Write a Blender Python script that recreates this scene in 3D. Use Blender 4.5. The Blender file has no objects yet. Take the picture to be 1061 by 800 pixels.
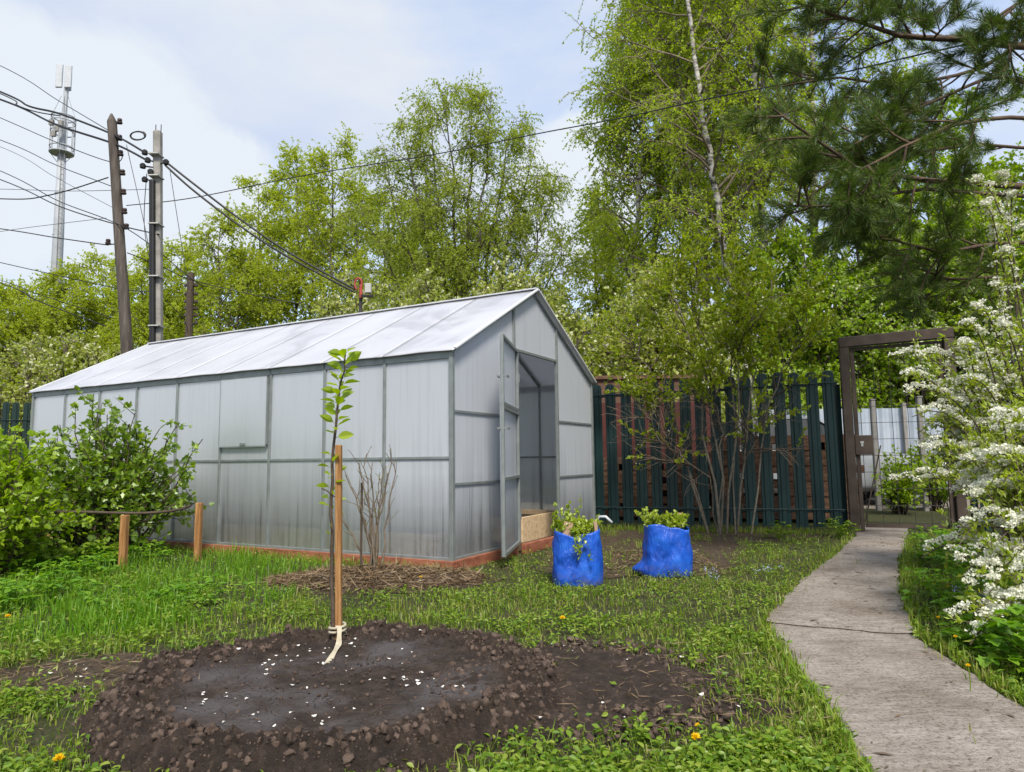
import bpy, math, random
import numpy as np
from mathutils import Vector, Matrix, noise

R = math.radians
random.seed(7)
rng = np.random.default_rng(11)
C = bpy.context.scene.collection
sc = bpy.context.scene

# ------------------------------------------------------------------ camera
F, PIT, ROLL, CH = 712.0, 0.104745, -0.012131, 0.858
cam = bpy.data.cameras.new('camera')
cam.sensor_fit = 'HORIZONTAL'
cam.angle = 2 * math.atan(530.5 / F)
cam.clip_start = 0.05
cam.clip_end = 2000
co = bpy.data.objects.new('camera', cam)
co.matrix_world = (Matrix.Translation((0, 0, CH)) @ Matrix.Rotation(math.pi / 2 + PIT, 4, 'X')
                   @ Matrix.Rotation(ROLL, 4, 'Z'))
C.objects.link(co)
sc.camera = co


def ray(u, v):
    a, b = u - 530.5, v - 400.0
    c, s = math.cos(ROLL), math.sin(ROLL)
    U = c * a + s * b
    V = -s * a + c * b
    cp, sp = math.cos(PIT), math.sin(PIT)
    dx, dy, dz = U / F, 1.0, -V / F
    return np.array([dx, dy * cp - dz * sp, dy * sp + dz * cp])


def D(u, v, y):
    d = ray(u, v)
    return np.array([0, 0, CH]) + d * (y / d[1])


def GX(u, y):                       # ground point at distance y in the direction of column u
    p = D(u, 480, y)
    return np.array([p[0], y, 0.0])


# ------------------------------------------------------------------ scene graph helpers
def tag(o, label=None, cat=None, group=None, kind=None):
    if label: o['label'] = label
    if cat: o['category'] = cat
    if group: o['group'] = group
    if kind: o['kind'] = kind
    return o


def thing(name, label, cat, loc=(0, 0, 0), rz=0.0, group=None):
    o = bpy.data.objects.new(name, None)
    o.empty_display_size = 0.1
    o.location = [float(x) for x in loc]
    o.rotation_euler = (0, 0, rz)
    C.objects.link(o)
    return tag(o, label, cat, group)


def copy_tree(o, parent=None):
    c = o.copy()
    C.objects.link(c)
    if parent is not None:
        c.parent = parent
    for ch in list(o.children):
        copy_tree(ch, c)
    return c


class MB:
    def __init__(s):
        s.v = []; s.f = []; s.n = 0; s.m = []

    def add(s, v, f, m=0):
        """v: N x 3, f: K x n array of indices (all faces the same size) or list of those arrays"""
        v = np.asarray(v, dtype=np.float64).reshape(-1, 3)
        if isinstance(f, np.ndarray):
            f = [f]
        s.v.append(v)
        for a in f:
            a = np.asarray(a, dtype=np.int64)
            if a.ndim == 1: a = a[None, :]
            s.f.append(a + s.n)
            s.m.append(np.full(len(a), m, dtype=np.int32))
        s.n += len(v)
        return s

    def box(s, c, size, rot=None, m=0):
        x, y, z = [q / 2 for q in size]
        v = np.array([[-x, -y, -z], [x, -y, -z], [x, y, -z], [-x, y, -z], [-x, -y, z], [x, -y, z], [x, y, z], [-x, y, z]])
        if rot is not None:
            v = v @ np.asarray(rot).T
        f = np.array([[0, 3, 2, 1], [4, 5, 6, 7], [0, 1, 5, 4], [1, 2, 6, 5], [2, 3, 7, 6], [3, 0, 4, 7]])
        return s.add(v + np.asarray(c, float), f, m)

    def beam(s, a, b, w, h, up=(0, 0, 1), m=0):
        a = np.asarray(a, float); b = np.asarray(b, float)
        t = b - a; L = np.linalg.norm(t); t /= L
        up = np.asarray(up, float)
        sd = np.cross(t, up)
        if np.linalg.norm(sd) < 1e-4: sd = np.cross(t, [1, 0, 0])
        sd /= np.linalg.norm(sd)
        u2 = np.cross(sd, t)
        return s.box((a + b) / 2, (L, w, h), np.stack([t, sd, u2], 1), m)

    def tubes(s, P, r, k=5, m=0, cap=False):
        """P: N x n x 3 polylines, r: N x n radii"""
        P = np.asarray(P, float)
        if P.ndim == 2: P = P[None]
        N, n, _ = P.shape
        r = np.broadcast_to(np.asarray(r, float), (N, n))
        T = np.empty_like(P)
        T[:, 1:-1] = P[:, 2:] - P[:, :-2]
        T[:, 0] = P[:, 1] - P[:, 0]
        T[:, -1] = P[:, -1] - P[:, -2]
        T /= np.linalg.norm(T, axis=2, keepdims=True) + 1e-12
        mt = T.mean(1)
        ref = np.where((np.abs(mt[:, 2:3]) > 0.75), np.array([[1.0, 0.2, 0]]), np.array([[0.05, 0.1, 1.0]]))
        ref = np.repeat(ref[:, None, :], n, 1)
        A = np.cross(T, ref); A /= np.linalg.norm(A, axis=2, keepdims=True) + 1e-12
        B = np.cross(T, A)
        th = np.arange(k) * 2 * math.pi / k
        V = (P[:, :, None, :] + r[:, :, None, None] * (np.cos(th)[None, None, :, None] * A[:, :, None, :]
             + np.sin(th)[None, None, :, None] * B[:, :, None, :]))
        base = (np.arange(N) * n * k)[:, None, None]
        i = np.arange(n - 1)[None, :, None]
        j = np.arange(k)[None, None, :]
        j2 = (j + 1) % k
        f = np.stack([base + i * k + j, base + i * k + j2, base + (i + 1) * k + j2, base + (i + 1) * k + j], -1).reshape(-1, 4)
        fs = [f]
        if cap:
            e0 = base[:, 0, 0][:, None] + np.arange(k)[None, ::-1]
            e1 = base[:, 0, 0][:, None] + (n - 1) * k + np.arange(k)[None, :]
            fs += [e0, e1]
        return s.add(V.reshape(-1, 3), fs, m)

    def build(s, name, mats, parent=None, smooth=False, local=False, loc=None):
        me = bpy.data.meshes.new(name)
        v = np.concatenate(s.v) if s.v else np.zeros((0, 3))
        off = np.zeros(3)
        if parent is not None and not local:
            p = parent
            while p is not None:
                off += np.array(p.location); p = p.parent
        if loc is not None:
            off += np.asarray(loc, float)
        v = v - off
        me.vertices.add(len(v))
        me.vertices.foreach_set('co', v.astype(np.float32).ravel())
        sizes = np.concatenate([np.full(len(a), a.shape[1], np.int32) for a in s.f])
        idx = np.concatenate([a.ravel() for a in s.f]).astype(np.int32)
        me.loops.add(len(idx))
        me.loops.foreach_set('vertex_index', idx)
        me.polygons.add(len(sizes))
        st = np.concatenate([[0], np.cumsum(sizes)[:-1]]).astype(np.int32)
        me.polygons.foreach_set('loop_start', st)
        if not isinstance(mats, (list, tuple)): mats = [mats]
        for m in mats: me.materials.append(m)
        me.polygons.foreach_set('material_index', np.concatenate(s.m))
        me.polygons.foreach_set('use_smooth', np.full(len(sizes), bool(smooth)))
        me.update(calc_edges=True)
        me.validate()
        o = bpy.data.objects.new(name, me)
        if parent is not None: o.parent = parent
        if loc is not None: o.location = [float(x) for x in loc]
        C.objects.link(o)
        return o


def bevel(o, w=0.004, seg=1):
    b = o.modifiers.new('bevel', 'BEVEL'); b.width = w; b.segments = seg; b.limit_method = 'ANGLE'
    return o


def lathe(mb, prof, c, k=16, m=0):
    """prof: list of (r, z)"""
    th = np.arange(k) * 2 * math.pi / k
    V = np.array([[r * math.cos(t), r * math.sin(t), z] for r, z in prof for t in th]) + np.asarray(c, float)
    n = len(prof)
    f = np.array([[i * k + j, i * k + (j + 1) % k, (i + 1) * k + (j + 1) % k, (i + 1) * k + j] for i in range(n - 1) for j in range(k)])
    fs = [f, np.arange(k)[::-1].copy(), (n - 1) * k + np.arange(k)]
    mb.add(V, fs, m)


# ------------------------------------------------------------------ growth helpers (all arrays)
def nrm(a):
    return a / (np.linalg.norm(a, axis=-1, keepdims=True) + 1e-12)


def sample(par, idx, t):
    P = par.shape[1]
    f = np.clip(t, 0, 0.9999) * (P - 1)
    i = f.astype(int)
    fr = (f - i)[:, None]
    a = par[idx, i]; b = par[idx, i + 1]
    return a + (b - a) * fr, nrm(b - a)


def spawn(par, n, t0, t1, length, ang, droop=0.0, npts=5, jit=0.1, up=0.0, sd=10.0, g=rng):
    """children along each parent polyline; length: f(t, idx) -> array"""
    M = len(par)
    idx = np.repeat(np.arange(M), n)
    N = len(idx)
    k = np.concatenate([np.arange(x) for x in (np.full(M, n) if np.isscalar(n) else n)]) if N else np.zeros(0)
    nn = np.repeat(np.full(M, n) if np.isscalar(n) else n, n)
    t = t0 + (t1 - t0) * (k + g.random(N)) / nn
    p, T = sample(par, idx, t)
    q = nrm(np.cross(T, nrm(g.normal(size=(N, 3)))))
    a = np.radians(ang + g.normal(size=N) * sd)[:, None]
    d = nrm(T * np.cos(a) + q * np.sin(a) + np.array([0, 0, up]))
    L = length(t, idx) * g.uniform(0.75, 1.15, N)
    out = np.empty((N, npts, 3))
    out[:, 0] = p
    st = (L / (npts - 1))[:, None]
    for i in range(1, npts):
        d = nrm(d + np.array([0, 0, -droop]) / (npts - 1) + g.normal(size=(N, 3)) * jit)
        out[:, i] = out[:, i - 1] + d * st
    return out, t, idx


def along(par, n, t0=0.1, t1=1.0, g=rng):
    M = len(par)
    idx = np.repeat(np.arange(M), n)
    t = t0 + (t1 - t0) * g.random(len(idx))
    p, T = sample(par, idx, t)
    return p, T


def leaf_quads(mb, p, d, s, w=0.6, fold=0.12, m=0, flat=0.0, g=rng):
    """one kite-shaped folded leaf per point; flat > 0 turns the blades towards the sky"""
    N = len(p)
    rv = nrm(g.normal(size=(N, 3)) * (1 - flat) + np.array([0, 0, 1.0]) * flat * 1.5)
    sd = nrm(np.cross(d, rv))
    nn = np.cross(sd, d)
    s = np.broadcast_to(np.asarray(s, float), (N,))[:, None]
    V = np.stack([p, p + d * s * 0.45 + sd * s * w / 2 + nn * s * fold, p + d * s, p + d * s * 0.45 - sd * s * w / 2 + nn * s * fold], 1)
    mb.add(V.reshape(-1, 3), np.arange(4 * N).reshape(N, 4), m)


LOBED = np.array([[0, 0], [.12, -.22], [.05, -.42], [.30, -.36], [.46, -.52], [.62, -.28], [.80, -.24], [1, 0],
                  [.80, .24], [.62, .28], [.46, .52], [.30, .36], [.05, .42], [.12, .22]])
OVAL = np.array([[0, 0], [.12, -.14], [.34, -.27], [.58, -.27], [.82, -.14], [1, 0], [.82, .14], [.58, .27], [.34, .27], [.12, .14]])


def leaf_poly(mb, p, d, s, shape=LOBED, cup=0.15, m=0, flat=0.5, g=rng):
    N = len(p); k = len(shape)
    rv = nrm(g.normal(size=(N, 3)) * (1 - flat) + np.array([0, 0, 1.0]) * flat * 1.5)
    sd = nrm(np.cross(d, rv)); nn = np.cross(sd, d)
    s = np.broadcast_to(np.asarray(s, float), (N,))[:, None, None]
    x = shape[:, 0][None, :, None]; y = shape[:, 1][None, :, None]
    V = p[:, None] + s * (d[:, None] * x + sd[:, None] * y + nn[:, None] * (np.abs(y) * cup * 2 - 0.35 * cup * x * x))
    f0 = np.arange(k)
    h = k // 2
    a = np.concatenate([np.arange(0, h + 1)]); b = np.concatenate([[0], np.arange(h, k)])
    base = (np.arange(N) * k)[:, None]
    mb.add(V.reshape(-1, 3), [base + a[None], base + b[None]], m)


# ------------------------------------------------------------------ materials
def newmat(name):
    m = bpy.data.materials.new(name); m.use_nodes = True
    nt = m.node_tree; nt.nodes.clear()
    out = nt.nodes.new('ShaderNodeOutputMaterial')
    return m, nt, out


def N(nt, typ, **kw):
    n = nt.nodes.new(typ)
    for k, v in kw.items():
        setattr(n, k, v)
    return n


def ramp(nt, stops, interp='LINEAR'):
    r = N(nt, 'ShaderNodeValToRGB')
    e = r.color_ramp.elements
    r.color_ramp.interpolation = interp
    while len(e) > 1: e.remove(e[-1])
    e[0].position = stops[0][0]; e[0].color = (*stops[0][1], 1)
    for p, c in stops[1:]:
        q = e.new(p); q.color = (*c, 1)
    return r


def coords(nt, scale=(1, 1, 1), kind='Object'):
    tc = N(nt, 'ShaderNodeTexCoord'); mp = N(nt, 'ShaderNodeMapping')
    mp.inputs['Scale'].default_value = scale
    nt.links.new(tc.outputs[kind], mp.inputs['Vector'])
    return mp.outputs['Vector']


def ntex(nt, vec, scale, detail=5, rough=0.55, dist=0.0):
    n = N(nt, 'ShaderNodeTexNoise')
    n.inputs['Scale'].default_value = scale
    n.inputs['Detail'].default_value = detail
    n.inputs['Roughness'].default_value = rough
    n.inputs['Distortion'].default_value = dist
    nt.links.new(vec, n.inputs['Vector'])
    return n.outputs['Fac']


def pmat(name, stops, scale=5, stretch=(1, 1, 1), rough=0.6, bump=0.2, bscale=None, metal=0.0, spec=0.4, lo=0.32, hi=0.68, kind='Object', island=0.0):
    m, nt, out = newmat(name)
    vec = coords(nt, stretch, kind)
    fac = ntex(nt, vec, scale)
    k = len(stops)
    r = ramp(nt, [(lo + (hi - lo) * i / max(1, k - 1), c) for i, c in enumerate(stops)])
    nt.links.new(fac, r.inputs['Fac'])
    col = r.outputs['Color']
    if island:
        ge = N(nt, 'ShaderNodeNewGeometry'); hs = N(nt, 'ShaderNodeHueSaturation')
        mr = N(nt, 'ShaderNodeMapRange'); mr.inputs['To Min'].default_value = 1 - island; mr.inputs['To Max'].default_value = 1 + island
        nt.links.new(ge.outputs['Random Per Island'], mr.inputs['Value'])
        nt.links.new(mr.outputs['Result'], hs.inputs['Value']); nt.links.new(col, hs.inputs['Color'])
        col = hs.outputs['Color']
    b = N(nt, 'ShaderNodeBsdfPrincipled')
    nt.links.new(col, b.inputs['Base Color'])
    b.inputs['Roughness'].default_value = rough
    b.inputs['Metallic'].default_value = metal
    b.inputs['Specular IOR Level'].default_value = spec
    if bump:
        bf = ntex(nt, vec, bscale or scale * 4, 6, 0.65)
        bn = N(nt, 'ShaderNodeBump'); bn.inputs['Strength'].default_value = bump; bn.inputs['Distance'].default_value = 0.02
        nt.links.new(bf, bn.inputs['Height']); nt.links.new(bn.outputs['Normal'], b.inputs['Normal'])
    nt.links.new(b.outputs['BSDF'], out.inputs['Surface'])
    return m


def leafmat(name, cols, trans=0.4, gloss=0.06, rough=0.45):
    m, nt, out = newmat(name)
    ge = N(nt, 'ShaderNodeNewGeometry')
    k = len(cols)
    r = ramp(nt, [(i / max(1, k - 1), c) for i, c in enumerate(cols)])
    nt.links.new(ge.outputs['Random Per Island'], r.inputs['Fac'])
    di = N(nt, 'ShaderNodeBsdfDiffuse'); tr = N(nt, 'ShaderNodeBsdfTranslucent')
    hs = N(nt, 'ShaderNodeHueSaturation'); hs.inputs['Saturation'].default_value = 1.1; hs.inputs['Value'].default_value = 1.25
    nt.links.new(r.outputs['Color'], di.inputs['Color'])
    nt.links.new(r.outputs['Color'], hs.inputs['Color'])
    nt.links.new(hs.outputs['Color'], tr.inputs['Color'])
    mx = N(nt, 'ShaderNodeMixShader'); mx.inputs['Fac'].default_value = trans
    nt.links.new(di.outputs[0], mx.inputs[1]); nt.links.new(tr.outputs[0], mx.inputs[2])
    gl = N(nt, 'ShaderNodeBsdfGlossy'); gl.inputs['Roughness'].default_value = rough
    gl.inputs['Color'].default_value = (0.8, 0.85, 0.8, 1)
    m2 = N(nt, 'ShaderNodeMixShader'); m2.inputs['Fac'].default_value = gloss
    nt.links.new(mx.outputs[0], m2.inputs[1]); nt.links.new(gl.outputs[0], m2.inputs[2])
    nt.links.new(m2.outputs[0], out.inputs['Surface'])
    return m


M = {}
M['birch_leaf'] = leafmat('birch leaf', [(.27, .375, .012), (.345, .455, .02), (.42, .52, .045)], .6, .02)
M['far_leaf'] = leafmat('far birch leaf', [(.30, .38, .018), (.38, .455, .03), (.45, .51, .06)], .6, .02)
M['big_birch_leaf'] = leafmat('broad birch leaf', [(.24, .325, .022), (.31, .395, .035), (.38, .45, .07)], .58, .02)
M['pale_leaf'] = leafmat('pale young leaf', [(.30, .36, .05), (.36, .42, .08), (.42, .46, .12)], .5, .02)
M['maple_leaf'] = leafmat('fresh green leaf', [(.18, .30, .010), (.26, .39, .016), (.35, .47, .03)], .55, .03)
M['olive_leaf'] = leafmat('olive shrub leaf', [(.18, .265, .012), (.25, .33, .016), (.33, .36, .022), (.24, .34, .016)], .55, .02)
M['currant_leaf'] = leafmat('currant leaf', [(.10, .19, .012), (.18, .29, .02), (.28, .39, .035)], .45, .07)
M['sapling_leaf'] = leafmat('sapling leaf', [(.26, .38, .02), (.36, .46, .04)], .55, .05)
M['spirea_leaf'] = leafmat('spirea leaf', [(.24, .34, .02), (.33, .42, .03), (.42, .47, .05)], .5)
M['flower'] = leafmat('white blossom', [(.62, .62, .48), (.72, .72, .62), (.78, .78, .70)], .3, .02)
M['cream_flower'] = leafmat('cream blossom', [(.46, .48, .26), (.58, .58, .38), (.66, .66, .50)], .3, .02)
M['needle'] = leafmat('pine needle', [(.045, .085, .014), (.078, .128, .019), (.13, .185, .032)], .25, .03, .4)
M['grass'] = leafmat('grass blade', [(.10, .19, .012), (.15, .26, .016), (.21, .31, .025), (.28, .33, .05), (.34, .30, .12)], .45, .03)
M['lush_grass'] = leafmat('lush grass blade', [(.08, .21, .010), (.13, .28, .014), (.20, .34, .02)], .45, .03)
M['weed'] = leafmat('weed leaf', [(.08, .165, .010), (.13, .235, .014), (.20, .30, .024), (.27, .33, .05)], .42, .03)
M['elder'] = leafmat('ground elder leaf', [(.085, .215, .010), (.135, .285, .014), (.21, .36, .022)], .45, .04)
M['yellow'] = leafmat('dandelion yellow', [(.75, .48, .01), (.85, .60, .02)], .2, .02)
M['blue_flower'] = leafmat('pale blue flower', [(.33, .40, .60), (.48, .53, .68)], .2, .02)
M['straw'] = leafmat('dry straw', [(.10, .065, .035), (.17, .115, .065), (.26, .19, .12)], .1, .03)
M['litter'] = leafmat('path litter', [(.05, .038, .028), (.10, .075, .055), (.17, .13, .09)], .05, .02)
M['petal'] = leafmat('white petal', [(.6, .58, .55), (.8, .78, .75)], .2, .05)

M['twig'] = pmat('grey brown twig', [(.10, .075, .05), (.20, .16, .12)], 30, rough=.8, bump=.1)
M['dark_twig'] = pmat('dark twig', [(.045, .032, .022), (.09, .065, .045)], 30, rough=.8, bump=.1)
M['pale_stem'] = pmat('pale grey stem', [(.09, .078, .06), (.19, .165, .13)], 24, rough=.8, bump=.2)
M['pine_bark'] = pmat('pine bark', [(.05, .035, .025), (.13, .085, .055)], 14, rough=.9, bump=.5)
M['galv'] = pmat('galvanised steel', [(.18, .205, .205), (.215, .24, .24), (.25, .275, .275)], 9, rough=.42, bump=.03, metal=.35)
M['teal'] = pmat('dark teal painted steel', [(.006, .024, .025), (.009, .033, .034)], 3, rough=.42, bump=.05, spec=.45)
M['teal_dark'] = pmat('dark green painted steel', [(.006, .020, .016), (.009, .026, .021)], 3, rough=.5, bump=.05)
M['gate'] = pmat('brown painted steel', [(.035, .024, .018), (.055, .038, .028), (.075, .055, .042)], 6, rough=.6, bump=.15)
M['wire'] = pmat('dark wire', [(.02, .018, .016), (.05, .045, .04)], 10, rough=.6, bump=0)
M['black'] = pmat('black cable', [(.008, .008, .009), (.014, .014, .015)], 8, rough=.5, bump=0)
M['grey_wire'] = pmat('grey cable', [(.05, .05, .055), (.08, .08, .085)], 8, rough=.5, bump=0)
M['pole_wood'] = pmat('weathered pole wood', [(.045, .037, .032), (.08, .067, .058), (.125, .108, .095)], 5, (3, 3, .35), rough=.9, bump=.5, bscale=12)
M['concrete'] = pmat('pole concrete', [(.17, .165, .155), (.25, .24, .225), (.31, .30, .285)], 4, rough=.9, bump=.2)
M['mast'] = pmat('mast grey paint', [(.30, .32, .35), (.38, .40, .43)], 2, rough=.6, bump=0)
M['antenna'] = pmat('antenna white', [(.42, .44, .47), (.50, .52, .55)], 2, rough=.5, bump=0)
M['stake'] = pmat('orange stake wood', [(.13, .06, .022), (.31, .15, .05), (.46, .27, .115)], 5, (15, 15, .9), rough=.8, bump=.5, lo=.26, hi=.72)
M['new_board'] = pmat('fresh board', [(.40, .27, .15), (.52, .38, .23), (.58, .45, .29)], 4, (1, 8, 8), rough=.75, bump=.15)
M['red_board'] = pmat('red brown board', [(.17, .055, .03), (.26, .09, .05), (.33, .13, .075)], 4, (2, 2, 6), rough=.75, bump=.2)
M['old_board'] = pmat('old brown plank', [(.06, .032, .020), (.11, .06, .036), (.17, .10, .062)], 5, (1.5, 6, 6), rough=.9, bump=.4, island=.35)
M['red_sheet'] = pmat('red painted sheet', [(.05, .010, .008), (.075, .015, .012)], 3, rough=.6, bump=.1)
M['red'] = pmat('bright red paint', [(.26, .035, .025), (.36, .05, .038)], 8, rough=.5, bump=.05)
M['grey_box'] = pmat('light grey plastic', [(.34, .34, .33), (.42, .42, .41)], 8, rough=.6, bump=.05)
M['insul'] = pmat('brown insulator', [(.03, .02, .018), (.06, .04, .035)], 8, rough=.3, bump=0)
M['white_sheet'] = pmat('pale blue white sheet', [(.26, .31, .38), (.36, .40, .46)], 2, rough=.5, bump=.03)
M['grey_post'] = pmat('grey post', [(.16, .155, .145), (.25, .24, .23)], 6, rough=.8, bump=.2)
M['car_paint'] = pmat('silver car paint', [(.20, .215, .235), (.24, .255, .275)], 2, rough=.62, bump=0, metal=.1, spec=.25)
M['car_glass'] = pmat('dark car glass', [(.012, .016, .02), (.02, .025, .03)], 2, rough=.5, bump=0, spec=.25)
M['tyre'] = pmat('tyre rubber', [(.012, .012, .012), (.025, .025, .025)], 8, rough=.85, bump=.2)
M['rim'] = pmat('wheel rim', [(.10, .105, .11), (.16, .165, .17)], 8, rough=.45, bump=0, metal=.4)
M['lamp'] = pmat('lamp glass', [(.6, .62, .64), (.75, .76, .78)], 8, rough=.45, bump=0)
M['trim'] = pmat('pale sheet edge', [(.50, .52, .55), (.58, .60, .63)], 6, rough=.5, bump=.03)
M['tape'] = pmat('cream cloth tie', [(.36, .32, .23), (.46, .42, .32)], 30, rough=.9, bump=.2)
M['card'] = pmat('brown cardboard', [(.30, .20, .13), (.38, .27, .18)], 10, rough=.9, bump=.1)
M['bark_dark'] = pmat('dark tree bark', [(.05, .042, .035), (.12, .10, .085)], 10, (1, 1, .4), rough=.9, bump=.5)


def birch_bark():
    m, nt, out = newmat('birch bark')
    v1 = coords(nt, (2.2, 2.2, 9)); v2 = coords(nt, (1.5, 1.5, 2.2))
    a = ntex(nt, v1, 1.3, 4, .65); b = ntex(nt, v2, 2.5, 4, .6)
    ma = N(nt, 'ShaderNodeMath', operation='MULTIPLY_ADD'); ma.inputs[1].default_value = .55
    nt.links.new(a, ma.inputs[0])
    mb_ = N(nt, 'ShaderNodeMath', operation='MULTIPLY'); mb_.inputs[1].default_value = .45
    nt.links.new(b, mb_.inputs[0]); nt.links.new(mb_.outputs[0], ma.inputs[2])
    r = ramp(nt, [(.43, (.03, .027, .025)), (.475, (.22, .20, .185)), (.52, (.42, .40, .375)), (.7, (.56, .54, .51))])
    nt.links.new(ma.outputs[0], r.inputs['Fac'])
    p = N(nt, 'ShaderNodeBsdfPrincipled'); p.inputs['Roughness'].default_value = .8
    nt.links.new(r.outputs['Color'], p.inputs['Base Color'])
    nt.links.new(p.outputs[0], out.inputs['Surface'])
    return m


M['birch_bark'] = birch_bark()


def soil_mat(name, cols, wet=0.0, scale=9, bump=.8, bdist=.03):
    """crumbly earth; wet > 0 gives silty damp patches with a gloss of their own"""
    m, nt, out = newmat(name)
    vec = coords(nt, kind='Object')
    a = ntex(nt, vec, scale, 8, .7)
    r = ramp(nt, [(.3 + .4 * i / (len(cols) - 1), c) for i, c in enumerate(cols)])
    nt.links.new(a, r.inputs['Fac'])
    p = N(nt, 'ShaderNodeBsdfPrincipled')
    col = r.outputs['Color']
    bn = N(nt, 'ShaderNodeBump'); bn.inputs['Strength'].default_value = bump; bn.inputs['Distance'].default_value = bdist
    h = ntex(nt, vec, scale * 6, 8, .75)
    nt.links.new(h, bn.inputs['Height'])
    if wet:
        at = N(nt, 'ShaderNodeAttribute'); at.attribute_name = 'wet'
        big = ntex(nt, vec, 2.6, 4, .6)
        mu = N(nt, 'ShaderNodeMath', operation='MULTIPLY'); nt.links.new(at.outputs['Fac'], mu.inputs[0])
        rr = ramp(nt, [(.47, (0, 0, 0)), (.62, (1, 1, 1))]); nt.links.new(big, rr.inputs['Fac'])
        nt.links.new(rr.outputs['Color'], mu.inputs[1])
        mx = N(nt, 'ShaderNodeMix', data_type='RGBA')
        mx.inputs['B'].default_value = (.21, .185, .185, 1)
        nt.links.new(mu.outputs[0], mx.inputs['Factor']); nt.links.new(col, mx.inputs['A'])
        col = mx.outputs['Result']
        ro = N(nt, 'ShaderNodeMapRange'); ro.inputs['To Min'].default_value = .9; ro.inputs['To Max'].default_value = .42
        nt.links.new(mu.outputs[0], ro.inputs['Value']); nt.links.new(ro.outputs['Result'], p.inputs['Roughness'])
        # shrinkage cracks
        vo = N(nt, 'ShaderNodeTexVoronoi', feature='DISTANCE_TO_EDGE'); vo.inputs['Scale'].default_value = 9
        ds = N(nt, 'ShaderNodeVectorMath', operation='ADD')
        nz = N(nt, 'ShaderNodeTexNoise'); nz.inputs['Scale'].default_value = 12; nt.links.new(vec, nz.inputs['Vector'])
        sm = N(nt, 'ShaderNodeVectorMath', operation='SCALE'); sm.inputs['Scale'].default_value = .08
        nt.links.new(nz.outputs['Color'], sm.inputs[0]); nt.links.new(vec, ds.inputs[0]); nt.links.new(sm.outputs[0], ds.inputs[1])
        nt.links.new(ds.outputs[0], vo.inputs['Vector'])
        cr = ramp(nt, [(.0, (0, 0, 0)), (.035, (1, 1, 1))]); nt.links.new(vo.outputs['Distance'], cr.inputs['Fac'])
        iv = N(nt, 'ShaderNodeMath', operation='MULTIPLY_ADD'); nt.links.new(at.outputs['Fac'], iv.inputs[1])
        nt.links.new(cr.outputs['Color'], iv.inputs[0])
        h2 = N(nt, 'ShaderNodeMath', operation='MULTIPLY'); h2.inputs[1].default_value = 1.5; nt.links.new(h, h2.inputs[0])
        nt.links.new(h2.outputs[0], iv.inputs[2]); nt.links.new(iv.outputs[0], bn.inputs['Height'])
    else:
        p.inputs['Roughness'].default_value = .92
    p.inputs['Specular IOR Level'].default_value = .3
    nt.links.new(col, p.inputs['Base Color']); nt.links.new(bn.outputs['Normal'], p.inputs['Normal'])
    nt.links.new(p.outputs[0], out.inputs['Surface'])
    return m


M['soil'] = soil_mat('garden soil', [(.042, .028, .021), (.092, .063, .048), (.17, .122, .095)], 1.0, 16, 1.0, .06)
M['clod'] = pmat('soil clod', [(.042, .028, .021), (.085, .058, .045), (.14, .10, .078)], 20, rough=.95, bump=.8, bscale=60, island=.25)
M['mulch_soil'] = soil_mat('mulched earth', [(.035, .024, .016), (.075, .052, .034), (.13, .095, .062)], 0, 14)
M['ground'] = soil_mat('turf earth', [(.025, .030, .010), (.055, .060, .018), (.105, .085, .045)], 0, 22)
M['gravel'] = soil_mat('pale gravel', [(.15, .125, .10), (.22, .19, .155), (.30, .26, .22)], 0, 12)


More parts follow.
